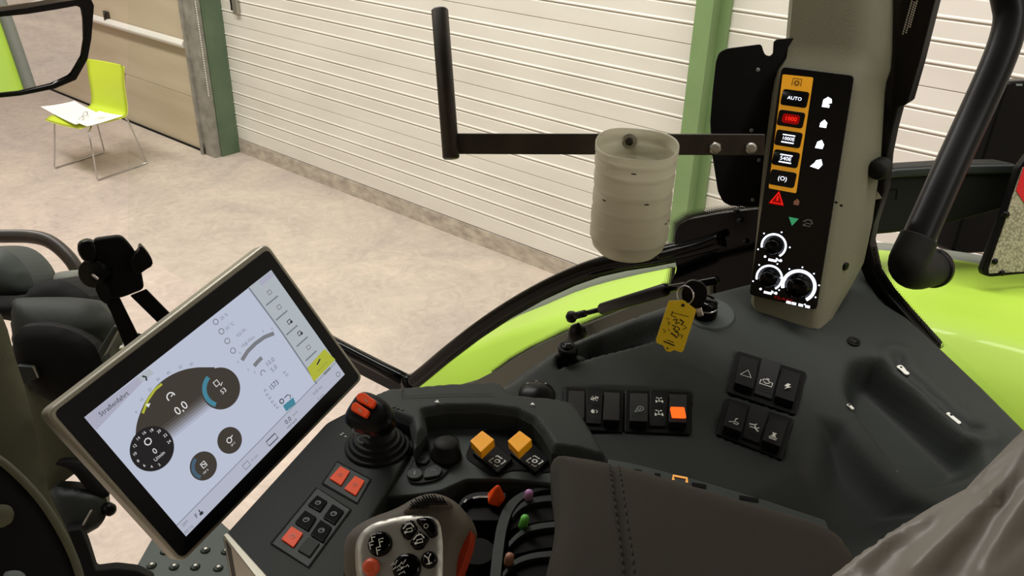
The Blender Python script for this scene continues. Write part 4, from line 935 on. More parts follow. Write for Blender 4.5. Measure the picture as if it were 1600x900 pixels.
# fuel dial
rf = np.linalg.norm(FM.l(344, 607)-FM.l(374, 603)); disc(344, 607, rf, 'scr_brown', .0006)
c = FM.l(343, 607); mb.ribbon(FM, [c+rf*.80*np.array([math.cos(a), math.sin(a)]) for a in np.linspace(ang+math.radians(100), ang+math.radians(215), 16)], rf*.22, 'scr_blue', H0+.0009)
mb.text(FM, '53', FM.l(348, 611), .0072, 'scr_white', ang, H0+.0009); mb.ribbon(FM, rect(FM.l(337, 599), .005, .0055, ang), .001, 'scr_white', H0+.0009, True); mb.ribbon(FM, FM.L([(342, 600), (344, 603), (346, 597)]), .0008, 'scr_white', H0+.0009)
# small dials
r3 = np.linalg.norm(FM.l(317, 727)-FM.l(338, 727)); disc(317, 728, r3, 'scr_brown'); c = FM.l(317, 728)
mb.ribbon(FM, [c+r3*.78*np.array([math.cos(a), math.sin(a)]) for a in np.linspace(ang+math.radians(100), ang+math.radians(215), 14)], r3*.26, 'scr_blue2', H0+.0009)
mb.ribbon(FM, rect(FM.l(317, 726), .005, .0055, ang), .001, 'scr_white', H0+.0009, True); mb.ribbon(FM, [FM.l(314, 726), FM.l(320, 725)], .001, 'scr_white', H0+.0009); mb.text(FM, '100 %', FM.l(320, 737), .003, 'scr_white', ang, H0+.0009)
disc(358, 688, r3*.95, 'scr_brown'); mb.ribbon(FM, circ(FM.l(357, 688), .0028, 10), .001, 'scr_white', H0+.0009, True); mb.ribbon(FM, [FM.l(359, 684), FM.l(362, 680)], .001, 'scr_white', H0+.0009); mb.text(FM, '20 C', FM.l(363, 694), .003, 'scr_white', ang, H0+.0009)
# readouts upper right
for i, t in enumerate(('25 %', '33 °C', '0,0 l/h', '10,5 l/ha')):
    x, y = 336+i*9, 503+i*15; mb.ribbon(FM, circ(FM.l(x, y), .003, 9), .0010, 'scr_grey', H0+.0006, True); mb.text(FM, t, FM.l(x+(13 if i < 2 else 22), y-(8 if i < 2 else 13)), .0052, 'scr_grey', ang, H0+.0006)
mb.ribbon(FM, FM.L([(377, 563), (386, 549), (398, 537), (412, 527), (427, 521)]), .0045, 'scr_grey', H0+.0006)
mb.ribbon(FM, FM.L([(396, 572), (402, 565), (408, 559)]), .0045, 'scr_grey', H0+.0006)
for x, y in ((371, 566), (374, 552), (384, 538), (396, 527), (410, 518), (424, 514), (434, 512), (387, 578), (397, 582)): mb.text(FM, '0', FM.l(x, y), .0038, 'scr_grey', ang, H0+.0006)
mb.text(FM, '10,0', FM.l(421, 566), .0075, 'scr_grey', ang, H0+.0006); mb.text(FM, '5,0', FM.l(427, 576), .0075, 'scr_grey', ang, H0+.0006); arcicon(410, 583, .003, 'scr_grey', .001)
mb.text(FM, '1573', FM.l(427, 602), .0085, 'scr_ink', ang, H0+.0006, sx=.8)
for x, y in ((414, 610), (417, 617), (421, 622), (425, 628), (429, 633), (433, 637), (444, 582), (448, 586)): mb.text(FM, 'F1', FM.l(x, y), .004, 'scr_ink', ang, H0+.0006)
Q(FM.L([(400, 640), (418, 622), (436, 648), (420, 668)]), 'scr_bg', H0+.0001)
Q(FM.L([(441, 634), (457, 621), (461, 631), (446, 643)]), 'scr_blue', H0+.0006); mb.ribbon(FM, circ(FM.l(439, 627), .0025, 10), .0012, 'scr_ink', H0+.0007, True); mb.ribbon(FM, FM.L([(443, 622), (448, 617), (453, 618), (452, 623)]), .001, 'scr_ink', H0+.0007)
# foot bar
mb.text(FM, '0,0', FM.l(449, 657), .0075, 'scr_ink', ang, H0+.0007); mb.text(FM, 'km/h', FM.l(460, 646), .004, 'scr_grey', ang, H0+.0007); mb.text(FM, '+0,0 km/h', FM.l(455, 662), .004, 'scr_ink', ang, H0+.0007)
mb.ribbon(FM, rect(FM.l(424, 687), .014, .0062, ang), .0012, 'scr_ink', H0+.0007, True); mb.ribbon(FM, rect(FM.l(384, 727), .0075, .006, ang), .0010, 'scr_line', H0+.0007, True); mb.text(FM, '0 min', FM.l(397, 715), .0042, 'scr_line', ang, H0+.0007)
mb.text(FM, '0,00 ha', FM.l(495, 610), .0052, 'scr_line', ang, H0+.0007); mb.text(FM, '0 min', FM.l(500, 620), .0048, 'scr_line', ang, H0+.0007); mb.ribbon(FM, circ(FM.l(527, 585), .0028, 8), .0010, 'scr_line', H0+.0007, True)
mb.text(FM, 'F', FM.l(306, 806), .0068, 'scr_ink', ang, H0+.0007); hand = [FM.l(313, 801)+np.array(p)*.001 for p in ((-2.2, -2), (1.5, -2.6), (2.4, .5), (.2, .8), (.6, 4), (-.6, 4), (-.9, .8), (-2.4, .2))]; Q(hand, 'scr_ink', H0+.0007)
mb.text(FM, 'SIM', FM.l(288, 818), .0048, 'scr_line', ang, H0+.0007); mb.text(FM, '00:16', FM.l(294, 827), .0048, 'scr_line', ang, H0+.0007)
# head bar
mb.text(FM, 'Straßenfahrt', FM.l(177, 631), .0068, 'scr_ink', ang, H0+.0007); mb.ribbon(FM, FM.L([(221, 588), (227, 589), (228, 595)]), .0018, 'scr_ink', H0+.0007)
# side menu
for i, (x, y, t) in enumerate(((420, 457, 'Telefon'), (435, 480, 'Kamera'), (451, 503, 'Job'), (467, 521, 'F'), (481, 543, 'CEMOS'))):
    mb.ribbon(FM, rect(FM.l(x, y), .0048, .0042, ang), .0012, 'scr_ink' if i in (2, 3) else 'scr_grey', H0+.0007, True)
    mb.ribbon(FM, [FM.l(x+4, y+13)+xd*-.0095, FM.l(x+4, y+13)+xd*.0095], .0018, 'scr_line', H0+.0006)
    if i in (2, 3): Q(circ(FM.l(x+3, y), .0018, 8), 'scr_ink', H0+.0008)
Q(FM.L([(479, 575), (506, 545), (523, 562), (489, 597)]), 'scr_yellow', H0+.0005); mb.ribbon(FM, FM.L([(494, 570), (499, 561)]), .0018, 'scr_ink', H0+.0008); mb.ribbon(FM, FM.L([(495, 581), (510, 566)]), .0012, 'scr_yel2', H0+.0007); mb.ribbon(FM, FM.L([(505, 585), (515, 575)]), .0028, 'scr_grey', H0+.0007)
Q(FM.L([(403, 440), (423, 424), (428, 430), (408, 447)]), 'scr_bar', H0+.0003)
mb.build('display', mon)

# ================================================================== ARMREST CONSOLE
ZA = CAM[2]-.615
FA = Fr((0, 0, ZA), (0, 0, 1), hx); FA.o = FA.hit(640, 760)
arm = thing('armrest_console', FA.hit(640, 760, -.05), 'dark grey armrest console with orange and yellow buttons and a brown padded rest', 'armrest')
# base body with the lever well
body = FA.L([(560, 640), (700, 640), (800, 645), (880, 680), (905, 720), (905, 1000), (500, 1000), (420, 905), (348, 836)])
well = rnd(FA.L([(690, 772), (730, 752), (800, 752), (905, 762), (905, 1000), (690, 1000)]), .01)
lip = FA.L([(598, 776), (650, 776), (690, 768), (728, 750), (800, 750), (905, 760), (905, 1000), (540, 1000), (560, 830)])
def hb(a, b, d):
    Q_ = np.stack([a, b], 1); dw, iw = pdist(Q_, lip); return -.004*(1-sst(d/.005))-np.where(iw, .05*sst(dw/.010), 0)
mb = MB(); relief(mb, FA, body, hb, .005, 'console', .07); mb.build('base', arm)
# lighter control field behind the joystick
mb = MB(); fld = FA.L([(600, 776), (640, 700), (668, 660), (700, 652), (830, 668), (866, 706), (872, 756), (800, 748), (728, 748), (688, 766), (650, 772)], .006)
mb.plate(FA, rnd(fld, .004), 0, .006, 'console_light'); mb.build('control_field', arm, bevel=.0015)
# left button strip
mb = MB(); st_ = [(510, 660), (560, 634), (600, 632), (660, 646), (664, 668), (640, 706), (604, 768), (556, 850), (530, 930), (430, 930), (348, 838)]
hL = FA.L(st_, .014); mb.plate(FA, rnd(hL, .006), -.05, .014, 'console'); sp0 = mb.build('button_strip', arm, bevel=.003)
FB = Fr(FA.o+FA.n*.014, FA.n, FA.hit(551, 786, .014)-FA.hit(505, 760, .014))
mb = MB(); mb.plate(FB, rnd(FB.L([(348, 836), (356, 832), (440, 925), (425, 935)]), .002), -.06, .0005, 'bezel'); plabel(mb.build('side_trim', sp0, bevel=.001), 'light beige edge trim')
def button_block(frame_px, btns, name):
    mb = MB(); q = FB.L(frame_px); mb.plate(FB, rnd(q, .002), -.001, .0008, 'console_light'); mb.ribbon(FB, q, .0022, 'black_matte', .0010, True); bk_ = mb.build(name, sp0)
    for (px, m, sym) in btns:
        mb = MB(); c4 = FB.L(px); mb.plate(FB, rnd(c4, .0012), .0, .0026, m); c = sum(c4)/4
        s_ = np.linalg.norm(c4[0]-c4[1]); 
        if sym: mb.ribbon(FB, circ(c, s_*.17, 14), .0008, 'orange_dark' if 'orange' in m else 'mark_dim', .0029, True); mb.ribbon(FB, [c+np.array([-s_*.1, 0]), c+np.array([s_*.1, s_*.1])], .0007, 'orange_dark' if 'orange' in m else 'mark_dim', .0029)
        o = mb.build('button', bk_, bevel=.0009); plabel(o, 'orange button' if 'orange' in m else 'black button')
button_block([(527, 722), (579, 750), (558, 787), (504, 756)], [([(532, 731), (547, 739), (533, 761), (515, 750)], 'orange', 1), ([(555, 746), (570, 754), (556, 777), (538, 766)], 'orange', 1)], 'button_frame')
button_block([(495, 763), (548, 797), (482, 887), (424, 850)], [([(496, 776), (512, 786), (500, 802), (481, 791)], 'black_gloss', 1), ([(520, 790), (538, 801), (523, 822), (505, 811)], 'black_gloss', 1), ([(477, 800), (495, 811), (482, 832), (461, 819)], 'black_gloss', 1), ([(501, 815), (519, 826), (505, 850), (485, 838)], 'black_gloss', 1), ([(456, 825), (474, 836), (459, 858), (440, 845)], 'orange', 1), ([(482, 841), (500, 851), (484, 873), (465, 862)], 'console', 0)], 'button_frame')
# cowl: arched rim behind the control field
mb = MB(); FCW = Fr(FA.o+FA.n*.03, FA.n, FA.x)
cow = [(556, 648), (575, 626), (606, 613), (700, 605), (770, 602), (784, 604), (800, 622), (866, 628), (894, 634), (908, 648), (930, 684), (950, 719), (948, 724), (905, 712), (862, 706), (848, 682), (832, 662), (808, 650), (760, 644), (700, 644), (664, 650), (668, 676), (648, 700), (640, 664), (600, 650)]
cL = FCW.L(cow)
def hcw(a, b, d): return .010*sst(d/.006)-.002
relief(mb, FCW, cL, hcw, .003, 'console', .045); cw_ = mb.build('cowl', arm)
mb = MB(); FK = Fr(FCW.o+FCW.n*.0095, FCW.n, FCW.hit(900, 640)-FCW.hit(620, 625))
mb.ribbon(FK, FK.L([(630, 606), (627, 620), (700, 617), (770, 616)]), .0012, 'black', .0008)
mb.build('lid_seam', cw_)
each('arrow_mark', cw_, ((683, 628), (832, 632)), lambda mb, p: mb.flat(FK, [FK.l(*p)+np.array(v) for v in ((-.0028, -.0022), (.0028, -.0022), (0, .0028))], 'mark', .0012))
mb = MB(); FJ = Fr(FCW.o+FCW.n*.004, FCW.n, FCW.x)
for x, y in ((616, 642), (622, 644), (629, 646)): mb.flat(FJ, rect(FJ.l(x, y), .004, .002, .3), 'mark', .004)
mb.build('joystick_symbol', arm); mb = MB()
for x, y in ((533, 680), (536, 678), (540, 683)): mb.flat(FB, rect(FB.l(x, y), .0022, .0014, .3), 'mark', .001)
mb.build('joystick_symbol', arm)
# hidden dial behind the cowl and finger hook
mb = MB(); q = FC.hit(838, 634, -.02); mb.lathe([(.026, 0), (.026, .012), (.022, .022), (.012, .028), (0, .029)], q, FC.n, 'black', n=36)
f_ = Fr(q, FC.n, hx)
for a in (2.3, 1.6, .9): mb.lathe([(.002, 0), (0, .001)], f_.P(.0175*math.cos(a), .0175*math.sin(a), .0252), f_.P(.6*math.cos(a), .6*math.sin(a), 1)-f_.o, 'mark', n=6)
plabel(mb.build('round_dial', con), 'round black dial behind the armrest cowl')
# knob module: rotary knob with small buttons
mb = MB(); kn = FA.L([(636, 742), (654, 708), (676, 688), (700, 680), (716, 688), (718, 706), (700, 738), (684, 752), (656, 758), (640, 756)], .006)
mb.plate(FA, rnd(kn, .006), .006, .0085, 'rocker'); km = mb.build('knob_module', arm, bevel=.001)
FN = Fr(FA.o+FA.n*.0085, FA.n, FA.x)
mb = MB(); mb.ribbon(FN, [FN.l(x, y) for x, y in ((672, 690), (680, 716), (700, 728), (710, 722))], .0012, 'console_light', .0004); mb.ribbon(FN, rnd(kn, .006), .0012, 'black', .0004, True); mb.build('seam', km)
mb = MB(); q = FN.hit(697, 712); mb.lathe([(.0175, -.001), (.0165, .004), (.0135, .008), (.0130, .017), (.0115, .019), (0, .019)], q, FN.n, 'rubber', n=36); mb.build('rotary_knob', km)
mb = MB(); q = FN.l(648, 743); mb.plate(FN, circ(q, .0085, 28), 0, .0035, 'rocker_light'); mb.ribbon(FN, [q+np.array([0, -.003]), q+np.array([0, .003])], .0014, 'mark_dim', .0038); mb.build('button', km, bevel=.001)
for px, in (([(655, 712), (668, 706), (672, 720), (664, 728), (650, 724)],), ([(664, 736), (682, 728), (692, 736), (686, 746), (662, 750)],)):
    mb = MB(); q = FN.L(px); mb.plate(FN, rnd(q, .003), 0, .003, 'rocker_light'); c = sum(q)/len(q); mb.ribbon(FN, circ(c, .002, 8, 0, 4), .0007, 'mark_dim', .0034); mb.build('button', km, bevel=.0008)
# pto switch pair with yellow caps
mb = MB(); rec = FA.L([(726, 716), (738, 686), (760, 672), (820, 674), (850, 694), (866, 716), (862, 740), (800, 735), (772, 748)], .006); mb.plate(FA, rnd(rec, .008), .006, .0075, 'black_matte'); rc = mb.build('switch_recess', arm, bevel=.001)
for dx in (0, 58.5):
    FY = Fr(FA.o+FA.n*.0075, FA.n, FA.hit(803+dx, 727)-FA.hit(776+dx, 745))
    mb = MB(); pk = FY.L([(738+dx, 712), (766+dx, 690), (801+dx, 722), (778+dx, 744)]); mb.plate(FY, rnd(pk, .002), -.001, .005, 'black'); icon(mb, FY, 'ptobox', FY.l(777+dx, 721, .005), .013, 'mark', .0056); sw = mb.build('toggle_switch', rc, bevel=.001)
    FY2 = Fr(FY.o+FY.n*.012, OV(-.12, -.05, 1), FY.x)
    mb = MB(); cp4 = FY2.L([(754+dx, 677), (773+dx, 691), (752+dx, 711), (735+dx, 693)]); mb.plate(FY2, rnd(cp4, .0015), -.006, .004, 'yellow'); mb.ribbon(FY2, rnd([c_*.8+sum(cp4)/4*.2 for c_ in cp4], .001), .0008, 'orange' if 0 else 'amber', .0043, True)
    plabel(mb.build('switch_cap', rc, bevel=.0018), 'yellow switch cap')
# joystick (small) with rubber bellows
FS = Fr(FA.o+FA.n*.014, FA.n, FA.x)
js = thing('joystick', FS.hit(590, 700), 'short black joystick with two orange thumb buttons and a rubber boot', 'joystick')
mb = MB(); c = FS.hit(590, 698); mb.lathe([(.036, 0), (.0355, .004), (.031, .004), (.0305, .009), (.0265, .009), (.026, .014), (.0215, .014), (.021, .019), (.016, .021), (.014, .030)], c, FS.n, 'rubber', n=44, smooth=False); mb.build('bellows', js, bevel=.0012)
hd = D(581, 648, .83)
FH = Fr(hd, OV(-.22, -.50, .85), D(612, 632, .83)-D(560, 610, .83)); FH = Fr(hd, FH.n, FH.hit(612, 655)-FH.hit(560, 622))
mb = MB(); hp_ = chaikin(FH.L([(537, 650), (548, 630), (562, 612), (580, 613), (606, 628), (613, 644), (612, 662), (594, 676), (562, 672), (540, 664)]), 2)
dome(mb, FH, hp_, .006, .012, 'black', .004, .0, .012); hh_ = mb.build('grip_head', js)
hc = sum(hp_)/len(hp_); mb = MB(); k = len(hp_); rings = []
nk = FS.P(*FS.l(590, 698), .028)
for t, s_ in ((0, 1.0), (.25, .93), (.5, .72), (.8, .52), (1.0, .42)):
    rings += [FH.P(*(hc+(p-hc)*s_), -.012)*(1-t)+(nk+(FH.x*(p-hc)[0]*s_+FH.y*(p-hc)[1]*s_))*t for p in hp_]
mb.add(rings, [[i*k+j, i*k+(j+1) % k, (i+1)*k+(j+1) % k, (i+1)*k+j] for i in range(4) for j in range(k)], 'black', True); mb.build('neck', js)
FH2 = Fr(FH.o+FH.n*.0055, FH.n, FH.x)
for px in ([(560, 617), (570, 615), (590, 629), (584, 641), (558, 627)], [(553, 632), (558, 630), (580, 645), (574, 656), (549, 642)]):
    mb = MB(); q = rnd(FH2.L(px), .003); mb.plate(FH2, q, -.002, .004, 'orange'); c = sum(FH2.L(px))/5; mb.ribbon(FH2, [c+np.array([0, 0]), c+np.array([.005, -.002])], .0014, 'brown_tip', .0043); plabel(mb.build('thumb_button', js, bevel=.0012), 'orange thumb button')
for x, y in ((562, 672), (569, 686)):
    mb = MB(); q = D(x, y, .83); f_ = Fr(q, CAM-q, hx); mb.tube([f_.P(.006*math.cos(a), .0035*math.sin(a)) for a in np.linspace(.4, 4.6, 14)], .0012, 'mark_dim', n=6); mb.build('grip_symbol', js)

# multifunction grip
FG = Fr(D(630, 850, .72), OV(-.10, -.62, .78), OV(1, .2, .2))
mg = thing('multifunction_lever', FG.hit(640, 880, -.08), 'brown grey multifunction lever with silver face full of round black buttons', 'control lever')
go = chaikin(FG.L([(537, 850), (546, 830), (575, 810), (620, 795), (650, 776), (676, 770), (700, 776), (722, 792), (732, 812), (735, 828), (722, 850), (712, 880), (712, 960), (560, 960), (537, 900)]), 2)
mb = MB(); dome(mb, FG, go, .016, .03, 'grip', .0045, 0, .05); mb.build('grip_body', mg)
FG1 = Fr(FG.o+FG.n*.0155, FG.n, FG.x)
mb = MB(); pad = chaikin(FG1.L([(630, 794), (650, 776), (672, 770), (692, 774), (710, 790), (690, 793), (660, 797), (640, 804), (628, 803)]), 2); dome(mb, FG1, pad, .007, .012, 'grip', .003, -.004, .01); tp2 = mb.build('thumb_rest', mg)
mb = MB()
for i in range(13):
    for j in range(5):
        x, y = 644+i*4.6+j*1.5-3, 794-j*4.3-i*.35+max(0, i-7)*.3
        c = FG1.l(x, y, .003); _, ok = pdist([c], pad); dd_, _ = pdist([c], pad)
        if ok[0] and dd_[0] > .0015: mb.plate(FG1, rect(c, .0010, .0017, .5), 0, .0046, 'black_matte')
plabel(mb.build('grip_texture', tp2), 'raised dark grip texture')
face_px = [(555, 862), (557, 846), (566, 830), (585, 817), (620, 808), (660, 804), (678, 806), (688, 818), (692, 845), (692, 880), (690, 960), (570, 960), (556, 890)]
mb = MB(); fc = rnd(FG1.L(face_px), .006); dome(mb, FG1, fc, .0035, .006, 'silver', .004, .001, .004); fo = mb.build('face_plate', mg)
FG2 = Fr(FG1.o+FG1.n*.0046, FG1.n, FG1.x)
def blackbtn(px, sym, m='black_gloss', h=.003, r=None, lab=None, rd=.002):
    mb = MB(); q = FG2.L(px) if r is None else circ(FG2.l(*px), r, 32)
    q2 = rnd(q, rd) if r is None else q
    dome(mb, FG2, q2, h, .004 if r is None else r*.5, m, .002, .0005, .002)
    for (k_, x, y, s_) in sym: icon(mb, FG2, k_, FG2.l(x, y), s_, 'mark' if m != 'orange_dark' else 'brown_tip', h+.0012)
    o = mb.build('button', fo)
    if lab: plabel(o, lab)
rr_ = np.linalg.norm(FG2.l(594, 850)-FG2.l(613, 850))
blackbtn((594, 850), [('f', 586, 841, .006), ('f', 598, 848, .006), ('f', 583, 853, .006), ('f', 594, 861, .006)], r=rr_, lab='round black four way button')
blackbtn((636, 888), [('arrows', 620, 884, .007), ('arrows', 633, 883, .007), ('arrows', 628, 893, .006)], r=rr_*1.15, lab='large round black rocker button')
blackbtn((580, 886), [], m='orange_dark', r=rr_*.72, h=.005, lab='round orange button')
blackbtn([(625, 829), (629, 818), (645, 812), (654, 827), (640, 845), (632, 842)], [('boom', 640, 827, .009)])
blackbtn([(655, 829), (672, 842), (660, 859), (649, 860), (640, 849)], [('boom', 656, 844, .009)])
blackbtn([(648, 811), (672, 808), (683, 818), (685, 837), (674, 843)], [('ring', 667, 823, .004)], rd=.004)
blackbtn((671, 875), [('fork', 671, 875, .008)], r=rr_*.68, lab='round black button near the lever edge')
mb = MB(); op = FG.L([(736, 826), (722, 838), (712, 850), (709, 880), (706, 905), (714, 905), (724, 880), (734, 850)]); mb.plate(FG, rnd(op, .003), -.03, -.002, 'paddle_orange'); plabel(mb.build('side_paddle', mg, bevel=.002), 'dark orange side paddle')

# lever paddles in the well
FL = Fr(FA.o-FA.n*.020, FA.n, FA.x)
def paddle(top_px, bot_px, tip, tipm, label, tip_px, parent=None):
    t = thing('finger_lever', FL.hit(*top_px[len(top_px)//2], -.03), label, 'lever', 'finger levers in the armrest well')
    mb = MB(); tp = chaikin([np.array(p, float) for p in top_px], 2, False)
    A_ = [FL.l(x, y, .018) for x, y in tp]; B_ = [FL.l(x, y+9, .018) for x, y in tp]
    mb.plate(FL, A_+list(reversed(B_)), -.0, .018, 'rocker_light'); rim = mb.build('top_rim', t, bevel=.0015)
    mb = MB(); Bb = [FL.l(x, y+7, .012) for x, y in tp]; C_ = FL.L(list(reversed(bot_px)), .012); mb.plate(FL, Bb+C_, -.03, .012, 'black_matte'); mb.build('paddle_body', t, bevel=.002)
    mb = MB(); a, b = FL.hit(tip_px[0][0], tip_px[0][1], .034), FL.hit(tip_px[1][0], tip_px[1][1], .008)
    mb.tube([b, lerp(b, a, .9), a], [.0048, .0044, .0032], tipm, n=16); plabel(mb.build('coloured_tip', t), tip)
    return t
paddle([(800, 800), (812, 786), (828, 778), (848, 774), (875, 773)], [(795, 830), (812, 822), (840, 816), (875, 812)], 'purple tip', 'purple', 'black finger lever with a purple marker, rearmost of the three', [(827, 769), (824, 783)])
paddle([(795, 846), (808, 832), (826, 821), (850, 816), (875, 814)], [(790, 876), (806, 866), (840, 858), (875, 854)], 'green tip', 'green_tip', 'black finger lever with a green marker, middle of the three', [(821, 808), (816, 826)])
paddle([(785, 895), (798, 878), (815, 868), (840, 862), (870, 860)], [(780, 930), (800, 915), (830, 905), (870, 900)], 'brown tip', 'brown_tip', 'black finger lever with a brownish marker, lowest in view', [(797, 868), (793, 886)])
cl = thing('crossgate_lever', FL.hit(760, 800, -.03), 'black lever with an orange pointed cap and chrome stripe beside the brown grip', 'lever')
mb = MB(); tp = chaikin([np.array(p, float) for p in [(716, 790), (722, 778), (738, 770), (756, 768), (790, 770)]], 2, False); A_ = [FL.l(x, y, .02) for x, y in tp]; B_ = [FL.l(x, y+8, .02) for x, y in tp]
mb.plate(FL, A_+list(reversed(B_)), -.01, .02, 'rocker'); r_ = mb.build('top_rim', cl, bevel=.0015)
mb = MB(); fz_ = Fr(FL.o+FL.n*.0205, FL.n, FL.x); mb.ribbon(fz_, FL.L([(739, 779), (748, 777), (764, 777)], .02), .0028, 'chrome', .0003); mb.ribbon(fz_, FL.L([(725, 786), (729, 781)], .02), .002, 'chrome', .0003); mb.build('chrome_stripe', r_)
mb = MB(); mb.plate(FL, FL.L([(718, 790), (728, 782), (745, 779), (790, 780), (797, 800), (795, 814), (734, 814)], .012), -.03, .012, 'black'); mb.build('lever_body', cl, bevel=.002)
mb = MB(); b = FL.hit(774, 782, .016); a = FL.hit(778, 760, .038); ax_ = a-b; L_ = np.linalg.norm(ax_); mb.lathe([(.010, 0), (.0105, .004), (.0085, L_*.45), (.0045, L_*.85), (.003, L_), (0, L_+.001)], b, ax_, 'orange', n=5, smooth=False); plabel(mb.build('orange_cap', cl, bevel=.002), 'orange pointed cap')
# well furniture: grey floor insert with small tray
mb = MB(); FW = Fr(FA.o-FA.n*.046, FA.n, FA.x); mb.plate(FW, FW.L([(715, 816), (800, 816), (790, 860), (770, 905), (715, 905)]), -.004, .002, 'console_light'); wi = mb.build('well_insert', arm, bevel=.001)
mb = MB(); mb.ribbon(FW, FW.L([(735, 829), (776, 829), (772, 858), (728, 858)]), .002, 'black', .0026, True); mb.ribbon(FW, FW.L([(748, 831), (745, 855)]), .003, 'black', .0028); mb.ribbon(FW, FW.L([(768, 832), (764, 855)]), .0018, 'black', .0028); mb.build('tray_lid', wi)
mb = MB(); q = FW.hit(745, 895, 0); mb.lathe([(.040, 0), (.036, .008), (.030, .008), (.026, .016), (.02, .016), (.018, .03)], q, FW.n, 'black_matte', n=36, smooth=False); mb.build('lever_boot', mg)
mb = MB(); ddv = chaikin([FL.l(x, y, .02) for x, y in ((782, 905), (786, 862), (792, 820), (804, 790), (826, 772), (850, 764), (880, 764))], 2, False); nn_ = [p+np.array([-.010, .002]) for p in ddv]; mb.plate(FL, ddv+list(reversed(nn_)), -.03, .020, 'rocker_light'); mb.build('well_wall', arm, bevel=.0015)

# padded rest
FR = Fr(FA.o+FA.n*.055, OV(-.06, -.10, 1), FA.x); FR = Fr(FR.o, FR.n, hx)
pd = chaikin(FR.L([(858, 730), (866, 720), (884, 719), (960, 732), (1060, 760), (1160, 791), (1240, 813), (1290, 830), (1322, 854), (1345, 900), (1350, 1080), (840, 1080), (846, 960), (852, 900), (868, 840), (866, 770)]), 2)
seam = FR.L([(959, 742), (961, 762), (966, 800), (973, 850), (980, 900), (984, 960), (990, 1080)])
def hpd(a, b, d):
    Q_ = np.stack([a, b], 1); ds, _ = pdist(Q_, seam, False); t = np.clip(d/.028, 0, 1)
    return .020*np.sqrt(np.maximum(0, 1-(1-t)**2))-.0035*np.exp(-(ds/.003)**2)
mb = MB(); relief(mb, FR, pd, hpd, .005, 'fabric', .035); pdo = mb.build('padded_rest', arm)
mb = MB(); sl = chaikin(seam, 2, False)
for off in (-.0045, .0045):
    nn2 = []; 
    for i in range(len(sl)):
        a = sl[max(0, i-1)]; c = sl[min(len(sl)-1, i+1)]; t = (c-a)/np.linalg.norm(c-a); nn2.append(sl[i]+np.array([-t[1], t[0]])*off)
    acc = 0
    for i in range(len(nn2)-1):
        a, b = nn2[i], nn2[i+1]; L_ = np.linalg.norm(b-a); ns_ = max(1, int(L_/.006))
        for j in range(ns_):
            p, q = a+(b-a)*(j+.1)/ns_, a+(b-a)*(j+.75)/ns_; m_ = (p+q)/2; hd_, _ = pdist([m_], pd); h_ = float(hpd(np.array([m_[0]]), np.array([m_[1]]), hd_)[0])
            mb.tube([FR.P(*p, h_+.0002), FR.P(*q, h_+.0002)], .0007, 'stitch', n=5)
o = mb.build('stitching', pdo); 
# tray with sockets hidden behind the pad
mb = MB(); FT = Fr(FA.o+FA.n*.030, FR.n, FA.x)
mb.plate(FT, FT.L([(950, 716), (1000, 726), (1100, 752), (1200, 782), (1290, 812), (1300, 840), (1200, 830), (1000, 780), (950, 760)]), -.02, 0, 'console_light'); tr_ = mb.build('socket_rail', arm, bevel=.002)
mb = MB(); q = FT.L([(1052, 751), (1052, 744), (1073, 748), (1073, 755)]); mb.ribbon(FT, q, .0028, 'lit_amber', .001, False); plabel(mb.build('lit_socket', tr_), 'glowing amber socket outline')
each('socket', tr_, ((996, 737, .004), (1027, 743, .0028), (1092, 759, .007), (1170, 780, .009)), lambda mb, p: mb.plate(FT, rect(FT.l(p[0], p[1]), p[2]*2, .005, -.25), -.001, .0008, 'black'))

# ================================================================== SEAT WRAPPED IN FILM
FF = Fr(D(1500, 850, .50), OV(-.55, -.30, .78), OV(1, 0, 0))
sc_ = thing('driver_seat', FF.hit(1500, 880, -.1), 'driver seat side wrapped in wrinkled grey translucent plastic film, lower right corner', 'seat')
so = FF.L([(1250, 940), (1298, 902), (1345, 868), (1400, 830), (1460, 793), (1510, 765), (1545, 728), (1575, 695), (1604, 668), (1700, 580), (1850, 600), (1850, 1100), (1250, 1100)])
rng = np.random.RandomState(3)
folds = []
for (p0, p1, a_, w_) in [((1320, 905), (1600, 700), .006, .006), ((1380, 905), (1610, 730), -.006, .008), ((1440, 910), (1560, 790), .008, .007), ((1560, 790), (1640, 690), .008, .006), ((1500, 910), (1600, 770), -.008, .010), ((1545, 910), (1620, 790), .007, .007), ((1350, 880), (1450, 820), .004, .005), ((1460, 905), (1530, 840), .004, .005), ((1400, 850), (1530, 775), -.003, .005), ((1560, 905), (1640, 850), -.005, .006), ((1370, 905), (1420, 860), -.005, .004), ((1480, 830), (1520, 780), .003, .004)]:
    folds.append(([FF.l(*p0), (FF.l(*p0)+FF.l(*p1))/2+np.array([.004, .006]), FF.l(*p1)], a_, w_))
def hfl(a, b, d):
    Q_ = np.stack([a, b], 1); t = np.clip(d/.06, 0, 1); h = .020*np.sqrt(np.maximum(0, 1-(1-t)**2))
    for P_, a_, w_ in folds:
        dd, _ = pdist(Q_, P_, False); h = h+.42*a_*np.exp(-(dd/(.75*w_))**2)
    for k_ in range(14):
        th = .75+.25*math.sin(k_*2.1); fr_ = 60+k_*22; h = h+.00022*np.sin(fr_*(-a*math.sin(th)+b*math.cos(th))+k_*1.7+2.5*np.sin(14*(a+b)+k_))
    return h
mb = MB(); relief(mb, FF, so, hfl, .004, 'film', .06); plabel(mb.build('plastic_film', sc_), 'wrinkled grey plastic film')

